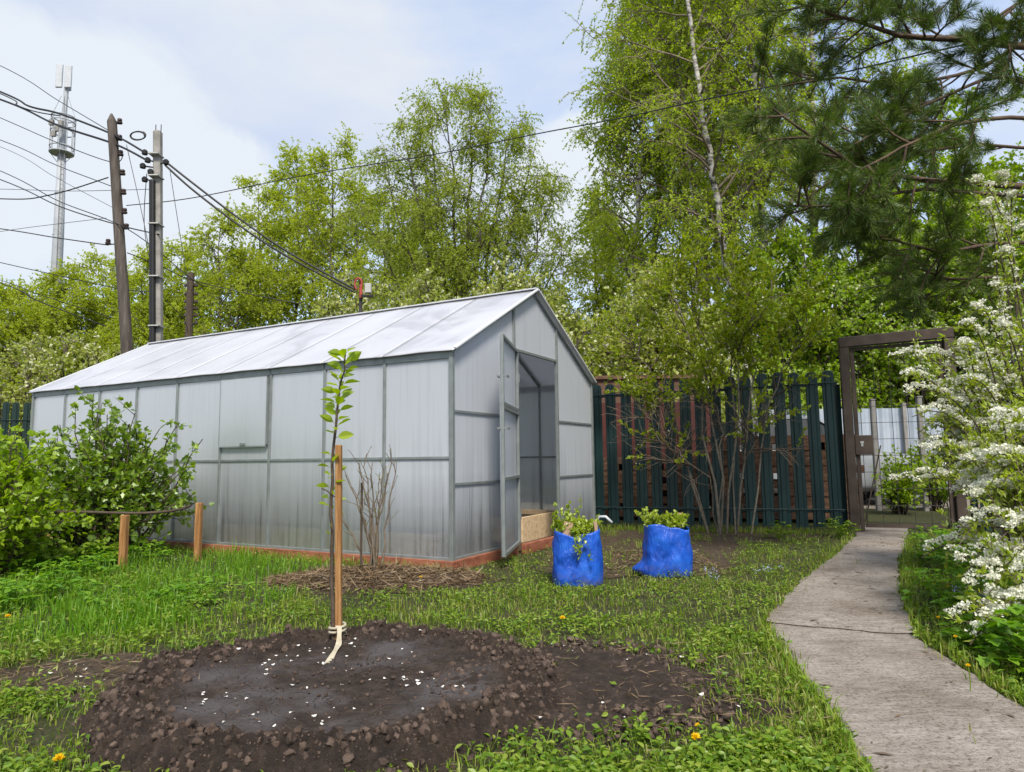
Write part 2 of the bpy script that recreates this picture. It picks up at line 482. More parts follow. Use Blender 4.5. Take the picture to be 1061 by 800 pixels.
def path_mat():
    m, nt, out = newmat('worn concrete path')
    vec = coords(nt)
    big = ntex(nt, vec, 2.2, 5, .6); fine = ntex(nt, vec, 70, 4, .7); mid = ntex(nt, coords(nt, (1, 3.0, 1)), 11, 7, .75)
    r = ramp(nt, [(.3, (.21, .18, .155)), (.5, (.315, .28, .25)), (.72, (.41, .37, .335))])
    nt.links.new(mid, r.inputs['Fac'])
    r2 = ramp(nt, [(.33, (.62, .58, .54)), (.62, (1, 1, 1))]); nt.links.new(big, r2.inputs['Fac'])
    r3 = ramp(nt, [(.36, (.40, .35, .31)), (.50, (1, 1, 1)), (.66, (1.0, 1.0, 1.0)), (.74, (1.25, 1.25, 1.22))]); nt.links.new(fine, r3.inputs['Fac'])
    # dark specks and stains of litter
    sp = ramp(nt, [(.29, (.25, .2, .17)), (.36, (1, 1, 1))]); nt.links.new(ntex(nt, vec, 9, 6, .8), sp.inputs['Fac'])
    a = N(nt, 'ShaderNodeMix', data_type='RGBA', blend_type='MULTIPLY'); a.inputs['Factor'].default_value = 1.0
    nt.links.new(r.outputs[0], a.inputs['A']); nt.links.new(r2.outputs[0], a.inputs['B'])
    b = N(nt, 'ShaderNodeMix', data_type='RGBA', blend_type='MULTIPLY'); b.inputs['Factor'].default_value = .8
    nt.links.new(a.outputs['Result'], b.inputs['A']); nt.links.new(r3.outputs[0], b.inputs['B'])
    c = N(nt, 'ShaderNodeMix', data_type='RGBA', blend_type='MULTIPLY'); c.inputs['Factor'].default_value = .85
    nt.links.new(b.outputs['Result'], c.inputs['A']); nt.links.new(sp.outputs[0], c.inputs['B'])
    p = N(nt, 'ShaderNodeBsdfPrincipled'); p.inputs['Roughness'].default_value = .93; p.inputs['Specular IOR Level'].default_value = .25
    nt.links.new(c.outputs['Result'], p.inputs['Base Color'])
    ad = N(nt, 'ShaderNodeMath', operation='MULTIPLY_ADD'); ad.inputs[1].default_value = .6
    nt.links.new(fine, ad.inputs[0]); nt.links.new(mid, ad.inputs[2])
    bn = N(nt, 'ShaderNodeBump'); bn.inputs['Strength'].default_value = .7; bn.inputs['Distance'].default_value = .02
    nt.links.new(ad.outputs[0], bn.inputs['Height']); nt.links.new(bn.outputs['Normal'], p.inputs['Normal'])
    nt.links.new(p.outputs[0], out.inputs['Surface'])
    return m


M['path'] = path_mat()


def poly_mat(name, roof=False):
    """twin-wall polycarbonate: fine flutes, milky, partly see-through, damp wall streaks / roof dust stains with shade painted in"""
    m, nt, out = newmat(name)
    tc = N(nt, 'ShaderNodeTexCoord'); g = tc.outputs['Object']
    di = N(nt, 'ShaderNodeBsdfDiffuse'); tl = N(nt, 'ShaderNodeBsdfTranslucent'); tp = N(nt, 'ShaderNodeBsdfTransparent')
    gl = N(nt, 'ShaderNodeBsdfGlossy'); gl.inputs['Roughness'].default_value = .3

    def mapped(s):
        mp = N(nt, 'ShaderNodeMapping'); mp.inputs['Scale'].default_value = s
        nt.links.new(g, mp.inputs['Vector']); return mp.outputs['Vector']
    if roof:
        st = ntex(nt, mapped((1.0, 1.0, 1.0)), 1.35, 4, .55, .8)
        r = ramp(nt, [(.36, (.55, .565, .62)), (.44, (.66, .675, .735)), (.6, (.72, .735, .795))])  # dust stains, their darker tones also painting soft lavender shadow shapes on the roof
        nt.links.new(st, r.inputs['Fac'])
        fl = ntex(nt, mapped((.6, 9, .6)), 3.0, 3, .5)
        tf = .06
    else:
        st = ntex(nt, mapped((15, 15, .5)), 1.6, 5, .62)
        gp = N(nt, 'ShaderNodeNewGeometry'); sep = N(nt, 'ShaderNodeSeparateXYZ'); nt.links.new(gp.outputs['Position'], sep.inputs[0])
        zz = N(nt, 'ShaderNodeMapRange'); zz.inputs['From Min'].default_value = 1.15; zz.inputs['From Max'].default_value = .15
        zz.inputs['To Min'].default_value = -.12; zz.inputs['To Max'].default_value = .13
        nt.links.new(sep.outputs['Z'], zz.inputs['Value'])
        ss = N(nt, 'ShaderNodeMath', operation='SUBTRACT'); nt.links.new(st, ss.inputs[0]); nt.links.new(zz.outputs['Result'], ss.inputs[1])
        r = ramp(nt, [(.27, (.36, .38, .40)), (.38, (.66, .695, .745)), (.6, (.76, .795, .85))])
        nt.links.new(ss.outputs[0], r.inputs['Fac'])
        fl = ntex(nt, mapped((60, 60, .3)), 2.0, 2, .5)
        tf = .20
    nt.links.new(r.outputs[0], di.inputs['Color']); nt.links.new(r.outputs[0], tl.inputs['Color'])
    tp.inputs['Color'].default_value = (.86, .88, .9, 1)
    if not roof:
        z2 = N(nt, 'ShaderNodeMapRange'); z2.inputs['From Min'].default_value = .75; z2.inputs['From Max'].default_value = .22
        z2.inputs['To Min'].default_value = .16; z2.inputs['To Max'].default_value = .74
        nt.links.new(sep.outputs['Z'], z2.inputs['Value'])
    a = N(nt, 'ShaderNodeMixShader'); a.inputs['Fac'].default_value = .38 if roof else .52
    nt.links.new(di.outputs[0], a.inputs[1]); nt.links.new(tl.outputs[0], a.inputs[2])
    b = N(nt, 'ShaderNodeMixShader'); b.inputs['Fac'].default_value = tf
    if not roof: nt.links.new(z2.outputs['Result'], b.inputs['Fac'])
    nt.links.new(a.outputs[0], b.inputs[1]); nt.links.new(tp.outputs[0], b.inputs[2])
    fr = N(nt, 'ShaderNodeFresnel'); fr.inputs['IOR'].default_value = 1.5
    c = N(nt, 'ShaderNodeMixShader'); fm_ = N(nt, 'ShaderNodeMath', operation='MULTIPLY'); fm_.inputs[1].default_value = .8 if roof else .35; nt.links.new(fr.outputs[0], fm_.inputs[0]); nt.links.new(fm_.outputs[0], c.inputs['Fac'])
    nt.links.new(b.outputs[0], c.inputs[1]); nt.links.new(gl.outputs[0], c.inputs[2])
    bn = N(nt, 'ShaderNodeBump'); bn.inputs['Strength'].default_value = .25 if roof else .10; bn.inputs['Distance'].default_value = .01
    nt.links.new(fl, bn.inputs['Height'])
    for s in (di, gl): nt.links.new(bn.outputs['Normal'], s.inputs['Normal'])
    nt.links.new(c.outputs[0], out.inputs['Surface'])
    return m


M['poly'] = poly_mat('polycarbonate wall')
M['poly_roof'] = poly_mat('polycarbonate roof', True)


def bag_mat():
    m, nt, out = newmat('blue woven bag')
    vec = coords(nt)
    p = N(nt, 'ShaderNodeBsdfPrincipled')
    r = ramp(nt, [(.35, (.004, .048, .33)), (.55, (.006, .08, .48)), (.75, (.025, .15, .62))])
    nt.links.new(ntex(nt, vec, 7, 5, .6, .5), r.inputs['Fac'])
    tc = N(nt, 'ShaderNodeTexCoord'); sp = N(nt, 'ShaderNodeSeparateXYZ'); nt.links.new(tc.outputs['Object'], sp.inputs[0])
    mz = N(nt, 'ShaderNodeMapRange'); mz.inputs['From Min'].default_value = .12; mz.inputs['From Max'].default_value = .0; nt.links.new(sp.outputs['Z'], mz.inputs['Value'])
    dn = N(nt, 'ShaderNodeMath', operation='MULTIPLY'); nt.links.new(mz.outputs['Result'], dn.inputs[0])
    dr_ = ramp(nt, [(.42, (0, 0, 0)), (.6, (.8, .8, .8))]); nt.links.new(ntex(nt, vec, 18, 6, .7), dr_.inputs['Fac']); nt.links.new(dr_.outputs[0], dn.inputs[1])
    dm = N(nt, 'ShaderNodeMix', data_type='RGBA'); dm.inputs['B'].default_value = (.07, .052, .04, 1)
    nt.links.new(dn.outputs[0], dm.inputs['Factor']); nt.links.new(r.outputs[0], dm.inputs['A'])
    nt.links.new(dm.outputs['Result'], p.inputs['Base Color']); p.inputs['Roughness'].default_value = .42
    bn = N(nt, 'ShaderNodeBump'); bn.inputs['Strength'].default_value = .5; bn.inputs['Distance'].default_value = .03
    nt.links.new(ntex(nt, coords(nt, (1.6, 1.6, .45)), 13, 4, .55, 1.6), bn.inputs['Height']); nt.links.new(bn.outputs['Normal'], p.inputs['Normal'])
    nt.links.new(p.outputs[0], out.inputs['Surface'])
    return m


M['bag'] = bag_mat()


def brick_mat():
    m, nt, out = newmat('brown brick')
    tc = N(nt, 'ShaderNodeTexCoord')
    mp = N(nt, 'ShaderNodeMapping'); mp.inputs['Rotation'].default_value = (R(90), 0, 0)
    nt.links.new(tc.outputs['Object'], mp.inputs['Vector'])
    b = N(nt, 'ShaderNodeTexBrick'); b.inputs['Scale'].default_value = 4.2
    b.inputs['Color1'].default_value = (.09, .04, .026, 1); b.inputs['Color2'].default_value = (.14, .07, .042, 1)
    b.inputs['Mortar'].default_value = (.07, .058, .048, 1); b.inputs['Mortar Size'].default_value = .02
    nt.links.new(mp.outputs[0], b.inputs['Vector'])
    p = N(nt, 'ShaderNodeBsdfPrincipled'); p.inputs['Roughness'].default_value = .9
    nt.links.new(b.outputs['Color'], p.inputs['Base Color'])
    nt.links.new(p.outputs[0], out.inputs['Surface'])
    return m


M['brick'] = brick_mat()

# ------------------------------------------------------------------ world, sun
SUN = nrm(np.array([0.16, -0.85, 1.05]))
w = bpy.data.worlds.new('World'); sc.world = w; w.use_nodes = True
nt = w.node_tree; nt.nodes.clear()
wo = N(nt, 'ShaderNodeOutputWorld'); bg = N(nt, 'ShaderNodeBackground'); bg.inputs['Strength'].default_value = 0.1
sky = N(nt, 'ShaderNodeTexSky'); sky.sky_type = 'NISHITA'; sky.sun_disc = False
sky.sun_elevation = math.asin(SUN[2]); sky.sun_rotation = math.atan2(SUN[0], SUN[1])
sky.air_density = 1.0; sky.dust_density = 1.5; sky.ozone_density = 1.0
tc = N(nt, 'ShaderNodeTexCoord')
gen = tc.outputs['Generated']


def wmap(s, loc=(0, 0, 0)):
    mp = N(nt, 'ShaderNodeMapping'); mp.inputs['Scale'].default_value = s; mp.inputs['Location'].default_value = loc
    nt.links.new(gen, mp.inputs['Vector']); return mp.outputs['Vector']


cl = ntex(nt, wmap((1, 1, 2.0), (3.1, .4, .2)), 2.1, 8, .56, .35)
cov = ramp(nt, [(.30, (0.30, 0.30, 0.30)), (.55, (1, 1, 1))]); nt.links.new(cl, cov.inputs['Fac'])
# cumulus banks low on the left, bluish-grey undersides below them
puff = ntex(nt, wmap((1, 1, 1.5), (.7, 2.0, .5)), 7.0, 7, .6, .4)


def bank(u, v, width, soft):
    d = nrm(ray(u, v))
    dp = N(nt, 'ShaderNodeVectorMath', operation='DOT_PRODUCT'); dp.inputs[1].default_value = tuple(d)
    nv = N(nt, 'ShaderNodeVectorMath', operation='NORMALIZE'); nt.links.new(gen, nv.inputs[0]); nt.links.new(nv.outputs[0], dp.inputs[0])
    mr = N(nt, 'ShaderNodeMapRange'); mr.inputs['From Min'].default_value = math.cos(R(width + soft)); mr.inputs['From Max'].default_value = math.cos(R(max(.1, width - soft)))
    nt.links.new(dp.outputs['Value'], mr.inputs['Value'])
    ad = N(nt, 'ShaderNodeMath', operation='MULTIPLY_ADD'); ad.inputs[1].default_value = .75
    nt.links.new(mr.outputs['Result'], ad.inputs[0])
    pm = N(nt, 'ShaderNodeMath', operation='MULTIPLY'); pm.inputs[1].default_value = .9
    nt.links.new(puff, pm.inputs[0]); nt.links.new(pm.outputs[0], ad.inputs[2])
    rr = ramp(nt, [(.62, (0, 0, 0)), (.84, (1, 1, 1))]); nt.links.new(ad.outputs[0], rr.inputs['Fac'])
    return rr.outputs['Color']


def addc(a, b):
    m = N(nt, 'ShaderNodeMix', data_type='RGBA', blend_type='LIGHTEN'); m.inputs['Factor'].default_value = 1
    nt.links.new(a, m.inputs['A']); nt.links.new(b, m.inputs['B']); return m.outputs['Result']


tone = ramp(nt, [(.3, (6.6, 7.0, 8.6)), (.5, (7.6, 8.0, 9.3)), (.68, (9.4, 9.6, 10.2))])
tone.color_ramp.elements[0].color = (.66, .77, 1.0, 1)
tone.color_ramp.elements[1].color = (.77, .85, 1.0, 1)
tone.color_ramp.elements[2].color = (.87, .92, 1.0, 1)
tn = ntex(nt, wmap((1, 1, 2.2), (.2, 5.0, 1.0)), 3.2, 7, .55, .3)
nt.links.new(tn, tone.inputs['Fac'])
tsc = N(nt, 'ShaderNodeVectorMath', operation='SCALE'); tsc.inputs['Scale'].default_value = 5.95
nt.links.new(tone.outputs['Color'], tsc.inputs[0])
skb = N(nt, 'ShaderNodeVectorMath', operation='SCALE'); skb.inputs['Scale'].default_value = 2.2
nt.links.new(sky.outputs['Color'], skb.inputs[0])
mix1 = N(nt, 'ShaderNodeMix', data_type='RGBA'); nt.links.new(cov.outputs['Color'], mix1.inputs['Factor'])
nt.links.new(skb.outputs[0], mix1.inputs['A']); nt.links.new(tsc.outputs[0], mix1.inputs['B'])
lump = addc(bank(110, 165, 6, 4), bank(215, 200, 3.5, 3))
lump = addc(lump, bank(10, 150, 6, 4))
lump = addc(lump, bank(600, 190, 3, 4))
mix2 = N(nt, 'ShaderNodeMix', data_type='RGBA'); nt.links.new(lump, mix2.inputs['Factor'])
nt.links.new(mix1.outputs['Result'], mix2.inputs['A']); mix2.inputs['B'].default_value = (5.3, 5.7, 6.2, 1)
nt.links.new(mix2.outputs['Result'], bg.inputs['Color'])
nt.links.new(bg.outputs[0], wo.inputs['Surface'])

sl = bpy.data.lights.new('sun', 'SUN'); sl.energy = 3.6; sl.angle = R(12); sl.color = (1, .93, .81)
so = bpy.data.objects.new('sun', sl)
so.rotation_euler = Vector(-SUN).to_track_quat('-Z', 'Y').to_euler(); so.location = (0, 0, 30)
C.objects.link(so)
sc.view_settings.view_transform = 'Standard'; sc.view_settings.look = 'None'
sc.view_settings.exposure = 0.62; sc.view_settings.gamma = 1
sc.cycles.max_bounces = 10; sc.cycles.transparent_max_bounces = 16
sc.cycles.diffuse_bounces = 4; sc.cycles.transmission_bounces = 6


# ------------------------------------------------------------------ ground and path
def struct(o):
    o['kind'] = 'structure'; return o


gm = MB()
xs = np.array([-400, -120, -40, -14, -10, -8, -6, -4, -2, 0, 2, 4, 6, 8, 12, 20, 40, 120, 400.])
ys = np.array([-40, -6, 0, 2, 4, 6, 8, 10, 14, 20, 30, 60, 120, 300, 900.])
gx, gy = np.meshgrid(xs, ys)
nx = len(xs)
ii, jj = np.meshgrid(np.arange(len(ys) - 1), np.arange(nx - 1), indexing='ij')
a = (ii * nx + jj).ravel()
gm.add(np.stack([gx.ravel(), gy.ravel(), np.zeros(gx.size)], 1), np.stack([a, a + 1, a + nx + 1, a + nx], 1))
struct(gm.build('ground', M['ground']))


def blob(name, mat, pts, z, amp=.06, seed=0, sub=10):
    """flat irregular patch of earth: closed outline with noisy edge"""
    pts = np.asarray(pts, float)
    P = []
    n = len(pts)
    for i in range(n):
        for k in range(sub):
            t = k / sub
            q = pts[i] * (1 - t) + pts[(i + 1) % n] * t
            P.append(q)
    P = np.array(P)
    for _ in range(6):
        P = (np.roll(P, 1, 0) + P * 2 + np.roll(P, -1, 0)) / 4
    c = P.mean(0)
    rr = np.array([noise.noise((p[0] * 4, p[1] * 4, seed)) + .6 * noise.noise((p[0] * 13, p[1] * 13, seed)) for p in P])
    P = P + nrm(P - c) * (rr * amp)[:, None]
    V = np.concatenate([np.concatenate([c[None], P]), np.full((len(P) + 1, 1), z)], 1)
    k = len(P)
    f = np.array([[0, 1 + i, 1 + (i + 1) % k] for i in range(k)])
    return struct(MB().add(V, f).build(name, mat))


# mulched strip along the fence and around the two bags
blob('mulch_bed', M['mulch_soil'], [(.05, 5.35), (.7, 5.0), (1.5, 5.1), (1.9, 5.9), (2.3, 6.9), (3.4, 7.3), (3.5, 7.62), (1.1, 8.4), (1.0, 7.7), (.5, 6.6)], .004, .12, 3)
blob('mulch_heap_base', M['mulch_soil'], [(-1.9, 5.2), (-1.3, 4.55), (-.6, 4.5), (.0, 4.95), (-.4, 5.2), (-1.2, 5.55)], .005, .1, 5)
blob('soil_patch', M['mulch_soil'], [(-2.25, 2.95), (-1.75, 2.6), (-1.3, 2.6), (-1.25, 3.1), (-1.8, 3.25)], .006, .08, 9)
blob('gravel_road', M['gravel'], [(-2, 10.9), (4.5, 10.9), (9, 10.8), (30, 10.5), (30, 15.0), (-2, 15.4)], .007, .1, 2, 24)

# two concrete slabs of the path, each with a thickness and a worn edge
SL_FAR = np.array([(1.27, 3.583), (1.86, 3.312), (2.30, 4.25), (3.05, 5.6), (4.05, 7.20), (4.6, 8.2), (4.15, 8.35), (3.55, 7.25), (2.75, 5.95), (1.95, 4.75)])
SL_NEAR = np.array([(1.285, 3.625), (1.88, 3.355), (1.80, 2.95), (1.71, 2.45), (1.62, 1.9), (1.5, .6), (.62, .6), (.88, 1.7), (1.02, 2.25), (1.15, 2.95)])


def slab(name, pts, h, seed):
    P = []
    n = len(pts)
    for i in range(n):
        a, b = pts[i], pts[(i + 1) % n]
        k = max(2, int(np.linalg.norm(b - a) / .035))
        for j in range(k):
            P.append(a + (b - a) * j / k)
    P = np.array(P)
    for _ in range(5):
        P = (np.roll(P, 1, 0) + P * 2 + np.roll(P, -1, 0)) / 4
    c = P.mean(0)
    off = np.array([noise.noise((p[0] * 6, p[1] * 6, seed)) * .022 + noise.noise((p[0] * 25, p[1] * 25, seed)) * .012 for p in P])
    T = nrm(np.roll(P, -1, 0) - np.roll(P, 1, 0)); nn = np.stack([T[:, 1], -T[:, 0]], 1)
    P2 = P + nn * off[:, None]
    k = len(P2)
    inner = P2 - nn * .012
    V = np.concatenate([np.c_[inner, np.full(k, h)], np.c_[P2, np.full(k, h - .012)], np.c_[P2, np.full(k, -.05)]])
    i = np.arange(k); j = (i + 1) % k
    mb = MB().add(V, [np.arange(k), np.stack([i, i + k, j + k, j], 1), np.stack([i + k, i + 2 * k, j + 2 * k, j + k], 1)])
    return struct(mb.build(name, M['path']))


slab('path', SL_FAR[::-1].copy(), .020, 1.0)
slab('path', SL_NEAR[::-1].copy(), .014, 4.0)


def in_poly(P, poly):
    x, y = P[:, 0], P[:, 1]
    ins = np.zeros(len(P), bool)
    n = len(poly); j = n - 1
    for i in range(n):
        xi, yi = poly[i]; xj, yj = poly[j]
        c = ((yi > y) != (yj > y)) & (x < (xj - xi) * (y - yi) / (yj - yi + 1e-12) + xi)
        ins ^= c; j = i
    return ins


# ------------------------------------------------------------------ soil mound with its basin
MC = np.array([-0.66, 2.72])
nr, na = 190, 460
rad = np.linspace(0, 1.12, nr) ** 0.85 * 1.12 ** .15
angs = np.arange(na) * 2 * math.pi / na
RR, AA = np.meshgrid(rad, angs, indexing='ij')


def mound_h(r, a):
    """height over the lawn of the ring-shaped heap"""
    near = 0.5 - 0.5 * np.sin(a)          # 1 towards the camera
    right = np.clip(np.cos(a), 0, 1)
    rb = .58 - .04 * right; rp = .72 + .03 * near
    H = .030 + .056 * near - .014 * right
    h = np.where(r < rb, -.012 + .012 * (r / rb) ** 2, 0)
    t = np.clip((r - rb) / (rp - rb), 0, 1); t = t * t * (3 - 2 * t)
    h = np.where((r >= rb) & (r < rp), t * H, h)
    t2 = np.clip((r - rp) / (.87 + .07 * near - rp), 0, 1); t2 = t2 * t2 * (3 - 2 * t2)
    h = np.where(r >= rp, H * (1 - t2) - .05 * t2, h)
    return h


hz = mound_h(RR, AA)
WOB = np.array([1 + .075 * noise.noise(Vector((2.2 * math.cos(a), 2.2 * math.sin(a), 6.0))) + .035 * noise.noise(Vector((7 * math.cos(a), 7 * math.sin(a), 2.0))) for a in angs])[None, :]
X = MC[0] + RR * WOB * np.cos(AA); Y = MC[1] + RR * WOB * np.sin(AA)
nz = np.empty_like(X)
for i in range(nr):
    for j in range(na):
        p = (X[i, j], Y[i, j], 0.0)
        q = Vector((p[0] * 7, p[1] * 7, 1.3))
        nz[i, j] = (noise.fractal(q, 0.9, 2.1, 5) * .026 + abs(noise.noise(Vector((p[0] * 26, p[1] * 26, 4)))) * .040
                    + noise.noise(Vector((p[0] * 60, p[1] * 60, 9))) * .016 + noise.noise(Vector((p[0] * 110, p[1] * 110, 5))) * .008)
basin = np.clip((.66 - RR) / .12, 0, 1)
hz = hz + nz * (1 - .84 * basin) + .014 + .010 * basin
hz[-1, :] = -.05
mm = MB()
i, j = np.meshgrid(np.arange(nr - 1), np.arange(na), indexing='ij')
i = i.ravel(); j = j.ravel(); j2 = (j + 1) % na
mm.add(np.stack([X.ravel(), Y.ravel(), hz.ravel()], 1), np.stack([i * na + j, (i + 1) * na + j, (i + 1) * na + j2, i * na + j2], 1))
mo = struct(mm.build('soil_mound', M['soil'], smooth=True))
at = mo.data.attributes.new('wet', 'FLOAT', 'POINT')
at.data.foreach_set('value', basin.ravel().astype(np.float32))

# loose earth thrown to the right of the ring
ex = []
nx_, ny_ = 110, 90
gx, gy = np.meshgrid(np.linspace(-.25, .95, nx_), np.linspace(2.0, 3.35, ny_))
ed = ((gx - .27) / .62) ** 2 + ((gy - 2.72) / .60) ** 2
nzz = np.array([noise.fractal(Vector((x * 6, y * 6, 7.7)), .9, 2.1, 5) for x, y in zip(gx.ravel(), gy.ravel())]).reshape(gx.shape)
nz2 = np.array([abs(noise.noise(Vector((x * 28, y * 28, 2.7)))) for x, y in zip(gx.ravel(), gy.ravel())]).reshape(gx.shape)
gz = .035 * np.clip(1.05 - ed + nzz * .55, -1, 1) + nz2 * .02 - .006
a = (np.arange(ny_ - 1)[:, None] * nx_ + np.arange(nx_ - 1)[None]).ravel()
lo = struct(MB().add(np.stack([gx.ravel(), gy.ravel(), gz.ravel()], 1), np.stack([a, a + 1, a + nx_ + 1, a + nx_], 1)).build('loose_soil', M['soil'], smooth=True))


def ext_soil(P):
    e = ((P[:, 0] - .27) / .62) ** 2 + ((P[:, 1] - 2.72) / .60) ** 2
    return e


ICO_V = None


def ico():
    t = (1 + 5 ** .5) / 2
    v = nrm(np.array([[-1, t, 0], [1, t, 0], [-1, -t, 0], [1, -t, 0], [0, -1, t], [0, 1, t], [0, -1, -t], [0, 1, -t], [t, 0, -1], [t, 0, 1], [-t, 0, -1], [-t, 0, 1]]))
    f = np.array([[0, 11, 5], [0, 5, 1], [0, 1, 7], [0, 7, 10], [0, 10, 11], [1, 5, 9], [5, 11, 4], [11, 10, 2], [10, 7, 6], [7, 1, 8], [3, 9, 4], [3, 4, 2], [3, 2, 6], [3, 6, 8], [3, 8, 9], [4, 9, 5], [2, 4, 11], [6, 2, 10], [8, 6, 7], [9, 8, 1]])
    v = list(map(tuple, v)); cache = {}; nf = []

    def mid(a, b):
        k = (min(a, b), max(a, b))
        if k not in cache:
            q = (np.array(v[a]) + np.array(v[b])) / 2; v.append(tuple(q / np.linalg.norm(q))); cache[k] = len(v) - 1
        return cache[k]
    for a, b, c in f:
        x, y, z = mid(a, b), mid(b, c), mid(c, a)
        nf += [[a, x, z], [b, y, x], [c, z, y], [x, y, z]]
    return np.array(v), np.array(nf)


IV, IF = ico()


def clods(mb, P, S):
    n = len(P)
    d = IV[None] * (1 + rng.normal(size=(n, len(IV), 1)) * .22)
    d = d * rng.uniform(.6, 1.2, (n, 1, 3))
    V = P[:, None] + d * S[:, None, None]
    mb.add(V.reshape(-1, 3), (np.arange(n) * len(IV))[:, None, None].repeat(1, 1).reshape(n, 1, 1) .repeat(len(IF), 1).reshape(-1, 1) + np.tile(IF, (n, 1)))


def surf(r, a):
    i_ = np.clip(np.searchsorted(rad, r), 0, nr - 2); j_ = (np.round(a / (2 * math.pi) * na).astype(int)) % na
    return X[i_, j_], Y[i_, j_], hz[i_, j_]


cm = MB()
n = 9000
a = rng.uniform(0, 2 * math.pi, n); r = .75 + rng.normal(size=n) * .10
P = np.stack(surf(r, a), 1)
k = (r > .58)
clods(cm, P[k], (rng.random(k.sum()) ** 9 * .015 + .002))
n = 3200
a = rng.uniform(0, 2 * math.pi, n); r = np.sqrt(rng.random(n)) * .58
clods(cm, np.stack([.27 + r * np.cos(a), 2.72 + r * np.sin(a), np.full(n, .02)], 1), rng.random(n) ** 7 * .014 + .002)
n = 700
a = rng.uniform(0, 2 * math.pi, n); r = np.sqrt(rng.random(n)) * .58
clods(cm, np.stack([MC[0] + r * np.cos(a), MC[1] + r * np.sin(a), np.full(n, .020)], 1), rng.random(n) ** 3 * .006 + .0015)
tag(cm.build('soil_clods', M['clod'], smooth=True), 'crumbs and clods of dark earth on the ring-shaped heap around the sapling', 'soil', kind='stuff')

# fallen petals, one object each
pm_ = []
for s in range(3):
    mb = MB()
    k = 8
    th = np.arange(k) * 2 * math.pi / k
    rr = .0075 * (1 + .25 * np.random.default_rng(s).random(k))
    v = np.stack([rr * np.cos(th) * 1.25, rr * np.sin(th), .0028 * np.cos(2 * th) + .003], 1)
    v2 = v * [.97, .97, 1] - [0, 0, .0009]
    i = np.arange(k); j = (i + 1) % k
    mb.add(np.concatenate([v, v2]), [np.arange(k), np.arange(k)[::-1] + k, np.stack([i, i + k, j + k, j], 1)])
    pm_.append(mb)
petal0 = []
np_ = 0
for q in range(135):
    if q < 95:
        a = random.uniform(0, 2 * math.pi); r = math.sqrt(random.random()) * .68
        if q < 60:
            ca_, cr_ = [(2.5, .45), (3.6, .42), (-1.9, .46), (.1, .3), (1.9, .5)][q % 5]
            qx, qy = cr_ * math.cos(ca_) + random.gauss(0, .10), cr_ * math.sin(ca_) + random.gauss(0, .07)
            a, r = math.atan2(qy, qx), min(.68, math.hypot(qx, qy))
        x, y = MC[0] + r * math.cos(a), MC[1] + r * math.sin(a)
        z = float(mound_h(np.array(r), np.array(a))) + .026 + (.004 if r > .55 else .0)
    elif q < 122:
        x, y, z = random.uniform(-.05, .75), random.uniform(2.3, 3.2), .026
    else:
        x, y, z = random.uniform(-1.95, -1.4), random.uniform(2.7, 3.1), .012
    if len(petal0) < 3:
        o = pm_[len(petal0)].build('petal', M['petal']); petal0.append(o)
    else:
        o = random.choice(petal0).copy(); C.objects.link(o)
    o.location = (x, y, z); o.rotation_euler = (random.uniform(-.3, .3), random.uniform(-.3, .3), random.uniform(0, 6))
    s = random.uniform(.35, .95); o.scale = (s, s, s)
    tag(o, 'small white fallen petal lying on the dark earth', 'petal', 'white petals fallen on the soil')

# ------------------------------------------------------------------ greenhouse
YAW = 0.493775
GC = np.array([-0.4768, 5.4034, 0.0])
GW, GL, GH, GR = 2.95, 6.003, 1.722, 2.497      # width, length, eave and ridge height
gh = thing('greenhouse', 'long gabled greenhouse of milky polycarbonate on a galvanised frame with its door swung open', 'greenhouse', GC, math.pi / 2 - YAW)
Z0 = .075
b = .667


def fr(name, segs, w=.028, h=.028, up=(0, 0, 1), mat='galv', parent=gh, bev=.002):
    mb = MB()
    for a_, b_ in segs: mb.beam(a_, b_, w, h, up)
    o = mb.build(name, M[mat], parent, local=True)
    return bevel(o, bev)


# base boards
for a_, b_ in [((-.02, -.03, .035), (-.02, GL + .03, .035)), ((GW + .02, -.03, .035), (GW + .02, GL + .03, .035)), ((0.003, -.02, .036), (1.02, -.02, .036)), ((2.03, -.02, .036), (GW, -.02, .036)), ((0.003, GL + .02, .036), (GW, GL + .02, .036))]:
    fr('base_board', [(a_, b_)], .04, .085, mat='red_board')
# posts: one mesh each, on both long sides
for k in range(10):
    y = k * b
    for x, sg in ((0, -1), (GW, 1)):
        ww = .036 if k in (0, 9) else .026
        fr('post', [((x, y, Z0), (x, y, GH))], ww, ww, (0, 1, 0))
# long rails
for x in (0, GW):
    sgn = 1 if x == 0 else -1
    for k in range(9):
        fr('wall_rail', [((x + sgn * .001, k * b + .016, .868), (x + sgn * .001, (k + 1) * b - .016, .868))], .022, .022)
        fr('bottom_rail', [((x, k * b + .018, Z0 + .012), (x, (k + 1) * b - .018, Z0 + .012))], .024, .024)
    fr('eave_beam', [((x - sgn * .003, -.0, GH - .035), (x - sgn * .003, GL, GH - .035))], .02, .062)
fr('ridge_beam', [((GW / 2, .02, GR - .03), (GW / 2, GL - .02, GR - .03))], .03, .04)
for k in range(10):
    y = k * b
    for x0 in (0, GW):
        fr('rafter', [((x0, y, GH - .004), (GW / 2, y, GR - .018))], .024, .028, (0, 1, 0))
    if 0 < k < 9:
        fr('tie_bar', [((.5, y, GH + .245), (GW - .5, y, GH + .245))], .02, .02)
SLP = (GR - GH) / (GW / 2)
